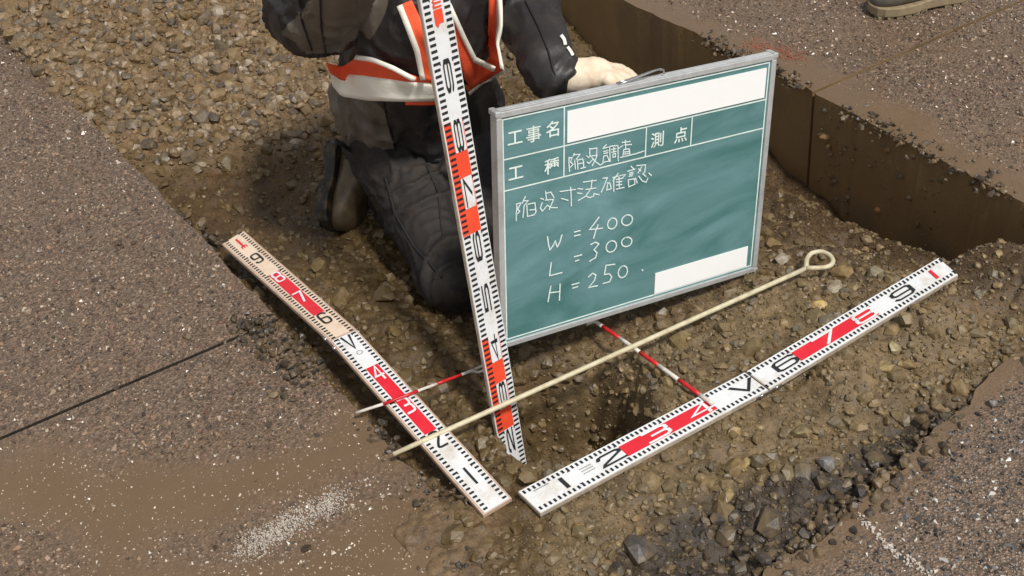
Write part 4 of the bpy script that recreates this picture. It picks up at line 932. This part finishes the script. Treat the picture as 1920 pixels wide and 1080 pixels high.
# joints (metres)
pel, pel2 = at(742, 205, .19), at(832, 215, .19)
belly, chest = V3(-.15, 2.34, .36), V3(-.11, 2.28, .53)
shR, shL = V3(-.31, 2.36, .66), V3(.10, 2.27, .66)
elR, haR = at(585, 25, .575), SO + SD * 1.16 - SN * .01 + SA * .03
wrR = lerp(elR, haR, .80)
elL = at(985, 10, .53); haL = bd(.205, y1 + .012, -.012); wrL = bd(.175, y1 - .004, -.12)
knR, anR = at(850, 515, -.005), at(738, 368, -.03)
hipR, hipL = at(735, 260, .13), at(850, 250, .14)
knL = at(965, 470, 0.); anL = at(880, 330, -.03)
# skin under the clothes, one body
head = V3(-.08, 2.2, .93)
body = blob('body', [(belly, chest, .11, .12), (chest, V3(-.09, 2.26, .72), .11, .05), (V3(-.09, 2.26, .72), head - V3(0, 0, .06), .05, .055), (head - V3(0, .015, .05), head + V3(0, .02, .05), .072, .088), (head - V3(.0, .085, .03), head - V3(0, .09, .005), .014, .011),
    (head + V3(-.085, 0, -.02), head + V3(-.085, 0, .01), .016, .018), (head + V3(.085, 0, -.02), head + V3(.085, 0, .01), .016, .018),
    (shR, elR, .05, .042), (elR, wrR, .042, .03), (shL, elL, .05, .042), (elL, wrL, .042, .03), (shR, shL, .06, .06), (pel, belly, .11, .11), (hipR, knR, .08, .055), (knR, anR, .052, .04), (hipL, knL, .08, .055), (knL, anL, .052, .04), (pel, pel2, .11, .11)], M['skin'], root, .012, 3)
mb = MB(); mb.add(*cone_sphere(head + V3(0, .03, .05), head + V3(0, .02, .075), .1, .1)); mb.build('hair', M['hair'], root, True)
mb = MB(); n_ = 20
for i, (rr, zz) in enumerate(((.135, .055), (.132, .06), (.122, .09), (.1, .13), (.06, .158), (.01, .168))):
    for k in range(n_):
        a = 6.2831853 * k / n_; mb.v.append(tuple(head + V3(rr * math.cos(a), .01 + rr * 1.12 * math.sin(a) - (.03 if i < 2 and math.sin(a) < -.4 else 0), zz)))
mb.f += [(i * n_ + k, i * n_ + (k + 1) % n_, (i + 1) * n_ + (k + 1) % n_, (i + 1) * n_ + k) for i in range(5) for k in range(n_)]; mb.f.append(tuple(5 * n_ + k for k in range(n_)))
mb.build('helmet', M['helmet'], root, True)
for sx_ in (-.032, .032):
    mb = MB(); mb.add(*cone_sphere(head + V3(sx_ - .006, -.079, .012), head + V3(sx_ + .006, -.079, .012), .006, .006, 10, 3)); mb.build('eye', M['hair'], body)
mb = MB(); mb.tube([head + V3(x, -.083 + abs(x) * .3, -.052) for x in (-.024, 0, .024)], .004, 8); mb.build('mouth', M['hair'], body, True)
jacket = blob('jacket', [(pel, pel2, .145, .14), (pel, belly, .15, .15), (pel2, belly, .14, .15), (belly, chest, .16, .165), (chest, V3(-.09, 2.28, .68), .165, .09), (shR, shL, .1, .1), (chest, shR, .14, .1), (chest, shL, .14, .1),
    (shR, elR, .1, .092), (elR, lerp(elR, wrR, .5), .094, .074), (lerp(elR, wrR, .5), wrR, .074, .055), (shL, elL, .095, .074), (elL, lerp(elL, wrL, .6), .074, .058), (lerp(elL, wrL, .6), wrL, .058, .047)], M['jacket'], root, .008, 4, .011, (13, 13, 7), 2)
# grey panels sewn into the jacket: seat and the undersides of the forearms
nv = len(jacket.data.vertices); co = np.zeros(nv * 3); jacket.data.vertices.foreach_get('co', co); co = co.reshape(-1, 3) + np.array(root.location)
x_, y_ = proj(co)
def under(a, b, t0, t1, rad, dz):
    ab = b - a; t = (co - a) @ ab / (ab @ ab); q = co - (a + t[:, None] * ab)
    return np.minimum.reduce([sstep(t0 - .05, t0 + .05, t), sstep(t1 + .05, t1 - .05, t), sstep(rad, rad - .02, np.linalg.norm(q, axis=1)), sstep(dz + .012, dz - .012, q[:, 2])])
seat = np.minimum.reduce([sstep(.42, .38, co[:, 2]), sstep(12, -12, x_ - (722 + (y_ - 180) * .18)), sstep(2.18, 2.22, co[:, 1])])
pan = np.maximum.reduce([seat, under(elR, wrR, .06, 1.2, .13, -.012), under(elL, wrL, .0, .85, .1, -.016)])
a_ = jacket.data.attributes.new('panel', 'FLOAT', 'POINT'); a_.data.foreach_set('value', pan.astype(np.float32))
trousers = blob('trousers', [(hipR, knR, .11, .076), (knR, anR, .074, .06), (hipL, knL, .118, .086), (knL, anL, .08, .062), (hipR, hipL, .12, .12), (lerp(hipR, anR, .4), anR, .08, .06)], M['trousers'], root, .007, 3, .011, (9, 20, 13), 5)
def boot(parent, heel, toe, up, m_up, m_sole, shaft_to, wid=.05, name='boot'):
    """work boot: rounded upper lofted from heel to toe, a cleated sole, a short shaft"""
    heel, toe, up = map(lambda q: np.asarray(q, float), (heel, toe, up)); d = toe - heel; L = np.linalg.norm(d); d /= L
    up = up - d * (up @ d); up /= np.linalg.norm(up); side = np.cross(up, d)
    secs = [(0, .62, .085), (.06, .8, .105), (.25, .82, .11), (.42, .86, .09), (.6, 1., .07), (.78, 1.02, .06), (.9, .86, .05), (.97, .6, .036), (1., .3, .02)]
    n = 16; v, f = [], []
    for t, w, h in secs:
        for k in range(n):
            a = 2 * math.pi * k / n; cx, cy = math.cos(a), math.sin(a)
            cx = math.copysign(abs(cx) ** .8, cx); cy = math.copysign(abs(cy) ** .8, cy)
            v.append(heel + d * L * t + side * wid * w * cx + up * (h * .5 * (1 + cy) + .012))
    for i in range(len(secs) - 1): f += [(i * n + k, i * n + (k + 1) % n, (i + 1) * n + (k + 1) % n, (i + 1) * n + k) for k in range(n)]
    f += [tuple(range(n - 1, -1, -1)), tuple((len(secs) - 1) * n + k for k in range(n))]
    mb = MB(); mb.add(v, f); mb.add(*cone_sphere(heel + d * L * .2 + up * .09, shaft_to, .054, .058)); o = mb.build(name, m_up, parent, True)
    md = o.modifiers.new('s', 'SUBSURF'); md.levels = md.render_levels = 1
    out = [(0, .55), (.03, .75), (.12, .86), (.3, .8), (.45, .8), (.62, 1.04), (.8, 1.06), (.92, .88), (.98, .6), (1.015, .2)]
    mb = MB(); ln = len(out); vv = []
    for z in (-.006, .02):
        vv += [heel + d * L * t + side * wid * 1.06 * w + up * z for t, w in out] + [heel + d * L * t - side * wid * 1.06 * w + up * z for t, w in reversed(out)]
    m2 = 2 * ln; mb.add(vv, [tuple(range(m2 - 1, -1, -1)), tuple(range(m2, 2 * m2))] + [(i, (i + 1) % m2, m2 + (i + 1) % m2, m2 + i) for i in range(m2)])
    so = mb.build('sole', m_sole, o, bevel=.003)
    mb = MB()
    for t in (.06, .15, .24, .5, .59, .68, .77, .86, .94):
        w = np.interp(t, [q[0] for q in out], [q[1] for q in out]) * wid
        for sg in (-1, 1): mb.box8([heel + d * (L * t + a) + side * sg * b + up * z for z in (-.013, -.0055) for a, b in ((-.009, w * .2), (.009, w * .2), (.009, w), (-.009, w))])
    tag(mb.build('tread', m_sole, o), kind='stuff')
    return o
boot(root, at(640, 268, .08), at(622, 432, -.08), V3(.93, -.35, .1), M['boot'], M['sole'], lerp(anR, knR, .12), .068)
boot(root, at(880, 300, .07), at(870, 400, -.08), V3(.6, -.75, .1), M['boot'], M['sole'], lerp(anL, knL, .12), .055)
# vest laid over the jacket
jb = world_bvh(jacket)
def drape(x, y, off, last):
    d = ray(x, y); d = d / np.linalg.norm(d); h = jb.ray_cast(Vector(CAMP), Vector(d), 6)
    t = h[3] if h[0] is not None else last
    return CAMP + d * (t - off), t
def sample(pts, n):
    pts = [np.array(p, float) for p in pts]; L = [0]
    for a, b in zip(pts, pts[1:]): L.append(L[-1] + np.linalg.norm(b - a))
    out = []
    for s in np.linspace(0, L[-1], n):
        k = min(np.searchsorted(L, s, side='right') - 1, len(pts) - 2); out.append(lerp(pts[k], pts[k + 1], (s - L[k]) / (L[k + 1] - L[k] + 1e-9)))
    return out
def ribbon(name, ea, eb, mat, parent, off=.009, n=22, m_=6, thick=.004, bvh=None):
    A_, B_ = sample(ea, n), sample(eb, n); T_ = np.full((n, m_), np.nan); D = {}
    for i in range(n):
        for j in range(m_):
            p = lerp(A_[i], B_[i], j / (m_ - 1)); d = ray(*p); d = d / np.linalg.norm(d); D[i, j] = d
            h = (bvh or jb).ray_cast(Vector(CAMP), Vector(d), 6)
            if h[0] is not None: T_[i, j] = h[3]
    T_[np.isnan(T_)] = np.nanmean(T_) if not np.isnan(T_).all() else 2.6
    med = np.median(T_); T_ = np.clip(T_, med - .14, med + .12)
    for _ in range(4):
        q = np.pad(T_, 1, mode='edge'); T_ = .4 * T_ + .15 * (q[:-2, 1:-1] + q[2:, 1:-1] + q[1:-1, :-2] + q[1:-1, 2:])
    v = [CAMP + D[i, j] * (T_[i, j] - off) for i in range(n) for j in range(m_)]
    f = [(i * m_ + j, (i + 1) * m_ + j, (i + 1) * m_ + j + 1, i * m_ + j + 1) for i in range(n - 1) for j in range(m_ - 1)]
    o = mesh_obj(name, v, f, mat, parent, True); md = o.modifiers.new('t', 'SOLIDIFY'); md.thickness = thick; md.offset = 0; return o
vest = ribbon('vest', [(612, 118), (640, 126), (675, 104), (720, 118), (775, 142), (825, 150)], [(620, 138), (640, 150), (700, 156), (760, 162), (800, 168), (830, 168)], M['vest'], root, .012)
ribbon('reflective_band', [(618, 128), (636, 136), (690, 143), (760, 152), (835, 158)], [(624, 160), (640, 180), (690, 188), (760, 190), (838, 188)], M['reflective'], vest, .020)
ribbon('hem', [(760, 189), (800, 190), (838, 188)], [(760, 196), (800, 197), (838, 194)], M['vest'], vest, .018, 8, 3)
ribbon('trim', [(668, 103), (700, 108), (740, 124), (780, 146)], [(664, 111), (698, 116), (736, 132), (776, 154)], M['reflective'], vest, .022, 14, 3)
ribbon('front_panel', [(748, 10), (765, 50), (782, 95), (794, 150)], [(772, 0), (796, 50), (812, 100), (824, 155)], M['vest'], vest, .014)
ribbon('trim', [(744, 12), (760, 52), (777, 97), (788, 150)], [(754, 8), (770, 48), (787, 94), (798, 150)], M['reflective'], vest, .02, 14, 3)
ribbon('front_panel', [(846, 10), (872, 70), (893, 112), (930, 130)], [(840, 40), (858, 100), (872, 150), (884, 166)], M['vest'], vest, .014)
ribbon('trim', [(845, 6), (872, 66), (893, 108), (928, 126)], [(838, 10), (865, 70), (888, 116), (926, 134)], M['reflective'], vest, .021, 16, 3)
ribbon('front_panel', [(917, -10), (916, 40), (914, 80), (918, 110), (880, 152)], [(938, -10), (938, 50), (935, 85), (944, 130), (892, 162)], M['vest'], vest, .015)
ribbon('trim', [(932, -10), (933, 50), (930, 80), (938, 128)], [(941, -10), (941, 50), (936, 84), (946, 132)], M['reflective'], vest, .022, 16, 3)
ribbon('trim', [(946, 128), (915, 144), (898, 150), (876, 170)], [(948, 135), (918, 152), (902, 158), (880, 178)], M['reflective'], vest, .022, 14, 3)
ribbon('vest_patch', [(905, 136), (882, 156), (870, 160)], [(916, 146), (896, 158), (876, 172)], M['vest_patch'], vest, .018, 8, 4)
# seams, hem and the small mark on the sleeve
def seam(path, w, name='seam', mat='seam', par=None, bvh=None, off=.003, n=26):
    q = [np.array(a, float) for a in path]; e = []
    for i, a in enumerate(q):
        t = q[min(i + 1, len(q) - 1)] - q[max(i - 1, 0)]; t /= np.linalg.norm(t); e.append((a + np.array([-t[1], t[0]]) * w, a - np.array([-t[1], t[0]]) * w))
    return ribbon(name, [a for a, _ in e], [b for _, b in e], M[mat], par or jacket, off, n, 3, .003, bvh)
seam([(718, 190), (728, 230), (742, 285)], 1.6)
seam([(628, 262), (660, 284), (705, 300), (770, 306), (835, 300)], 3.5, 'hem')
seam([(560, -5), (566, 40), (585, 95)], 1.5); seam([(600, -5), (602, 50), (612, 105)], 1.5)
seam([(985, 0), (1010, 50), (1030, 100), (1040, 140)], 1.5)
seam([(1052, 66), (1058, 74), (1060, 84)], 3, 'sleeve_mark', 'reflective', None, None, .005, 8); seam([(1064, 88), (1070, 96), (1074, 104)], 2.4, 'sleeve_mark', 'reflective', None, None, .005, 8)
tb = world_bvh(trousers)
seam([(722, 330), (740, 400), (775, 460), (830, 520)], 1.8, 'seam', 'seam', trousers, tb); seam([(800, 310), (822, 360), (826, 410), (832, 450)], 1.8, 'pocket_edge', 'seam', trousers, tb)
# gloves: palm and five fingers curled over what they hold
def glove(parent, wrist, palm, fdir, bend, side, mat, scale=1.):
    """fingers leave the palm along fdir and fold towards bend; side runs from little finger to index"""
    parts = [(wrist, palm, .034 * scale, .036 * scale)]
    parts += [(palm + side * s * scale, palm + side * s * scale + fdir * .03 * scale, .02 * scale, .017 * scale) for s in (-.024, 0, .024)]
    for s, l in ((-.033, .8), (-.011, .97), (.011, 1.), (.033, .93)):
        k = palm + side * s * scale + fdir * .036 * scale; a = k + (fdir * .5 + bend * .35) * .05 * l * scale; b = a + (bend * .95 - fdir * .05) * .034 * l * scale; c = b + (bend * .6 - fdir * .6) * .022 * l * scale
        parts += [(k, a, .0125 * scale, .012 * scale), (a, b, .012 * scale, .0112 * scale), (b, c, .0112 * scale, .0095 * scale)]
    t0 = palm + side * .034 * scale - fdir * .01 * scale; t1 = t0 + (side * .6 + fdir * .5 + bend * .25) * .034 * scale; t2 = t1 + (fdir * .7 + bend * .6) * .03 * scale
    parts += [(t0, t1, .0155 * scale, .0135 * scale), (t1, t2, .0135 * scale, .011 * scale)]
    return blob('glove', parts, mat, parent, .0042, 2, .0012, (60, 60, 60), 9)
fd = BX * .5 + BN * .62 + BY * .12; fd /= np.linalg.norm(fd); bnd = BN * .2 - BY * .95; bnd /= np.linalg.norm(bnd); sde = np.cross(bnd, fd)
palmL = bd(.252, y1 - .008, -.092)
glove(root, lerp(wrL, palmL, .35), palmL, fd, bnd, BX * .8 - BN * .55, M['glove'], .98)
pR = SO + SD * 1.17 - SA * .035 - SN * .015
fr_ = SN * .8 + SA * .3; fr_ /= np.linalg.norm(fr_); glove(root, wrR, pR, fr_, SA, SD / np.linalg.norm(SD), M['glove'])
# ---- second worker standing on the road beyond, only a boot toe in the picture
root = empty('person', (1.3, 2.95, 0))
tag(root, 'person standing on the road, only the grey boot toe showing at the top right', 'person')
T0, H0 = at(1632, 20, .012), at(1632, 20, .012) + V3(.27, .03, 0)
boot(root, V3(H0[0], H0[1], .014), V3(T0[0], T0[1], .014), V3(0, 0, 1), M['boot_grey'], M['sole_tan'], V3(H0[0] - .03, H0[1], .24), .05)
T1 = T0 + V3(.06, .3, 0); H1 = T1 + V3(.27, .05, 0)
boot(root, V3(H1[0], H1[1], .014), V3(T1[0], T1[1], .014), V3(0, 0, 1), M['boot_grey'], M['sole_tan'], V3(H1[0] - .03, H1[1], .24), .05)
a0, a1 = V3(H0[0] - .04, H0[1], .2), V3(H1[0] - .04, H1[1], .2); k0, k1 = a0 + V3(-.02, .01, .3), a1 + V3(-.02, -.02, .3); h0, h1 = a0 + V3(.02, .06, .7), a1 + V3(.0, -.06, .7)
bl, chh = (h0 + h1) / 2 + V3(0, 0, .15), (h0 + h1) / 2 + V3(-.02, 0, .42); hd2 = chh + V3(-.04, 0, .36)
s0, s1 = chh + V3(0, -.17, .12), chh + V3(0, .17, .12); e0, e1 = s0 + V3(.02, -.06, -.28), s1 + V3(.02, .06, -.28); w0, w1 = e0 + V3(-.1, .03, -.22), e1 + V3(-.1, -.03, -.22)
b2 = blob('body', [(bl, chh, .11, .12), (chh, hd2 - V3(0, 0, .1), .08, .05), (hd2 - V3(.01, 0, .05), hd2 + V3(.01, 0, .05), .074, .088), (s0, e0, .05, .04), (e0, w0, .04, .03), (s1, e1, .05, .04), (e1, w1, .04, .03), (w0, w0 + V3(-.02, 0, -.09), .035, .025), (w1, w1 + V3(-.02, 0, -.09), .035, .025), (s0, s1, .06, .06), (bl, h0, .1, .08), (bl, h1, .1, .08), (h0, k0, .08, .05), (h1, k1, .08, .05), (k0, a0, .05, .035), (k1, a1, .05, .035), (hd2 + V3(-.09, 0, -.02), hd2 + V3(-.095, 0, 0), .013, .011)], M['skin'], root, .014, 3)
blob('jacket', [(bl, chh, .15, .165), (bl, bl - V3(0, 0, .14), .15, .155), (s0, s1, .09, .09), (chh, s0, .13, .09), (chh, s1, .13, .09), (s0, e0, .085, .066), (e0, w0, .066, .05), (s1, e1, .085, .066), (e1, w1, .066, .05)], M['jacket'], root, .012, 5, .006, (14, 14, 9), 3)
blob('trousers', [(h0, k0, .11, .08), (h1, k1, .11, .08), (k0, a0 - V3(0, 0, .05), .078, .068), (k1, a1 - V3(0, 0, .05), .078, .068), (h0, h1, .12, .12)], M['trousers'], root, .012, 5, .006, (14, 14, 8), 4)
mb = MB()
for i, (rr, zz) in enumerate(((.135, .04), (.132, .046), (.122, .08), (.1, .12), (.06, .148), (.01, .158))):
    for k in range(n_): a = 6.2831853 * k / n_; mb.v.append(tuple(hd2 + V3(rr * 1.12 * math.cos(a), rr * math.sin(a), zz)))
mb.f += [(i * n_ + k, i * n_ + (k + 1) % n_, (i + 1) * n_ + (k + 1) % n_, (i + 1) * n_ + k) for i in range(5) for k in range(n_)]; mb.f.append(tuple(5 * n_ + k for k in range(n_)))
mb.build('helmet', M['helmet'], root, True)
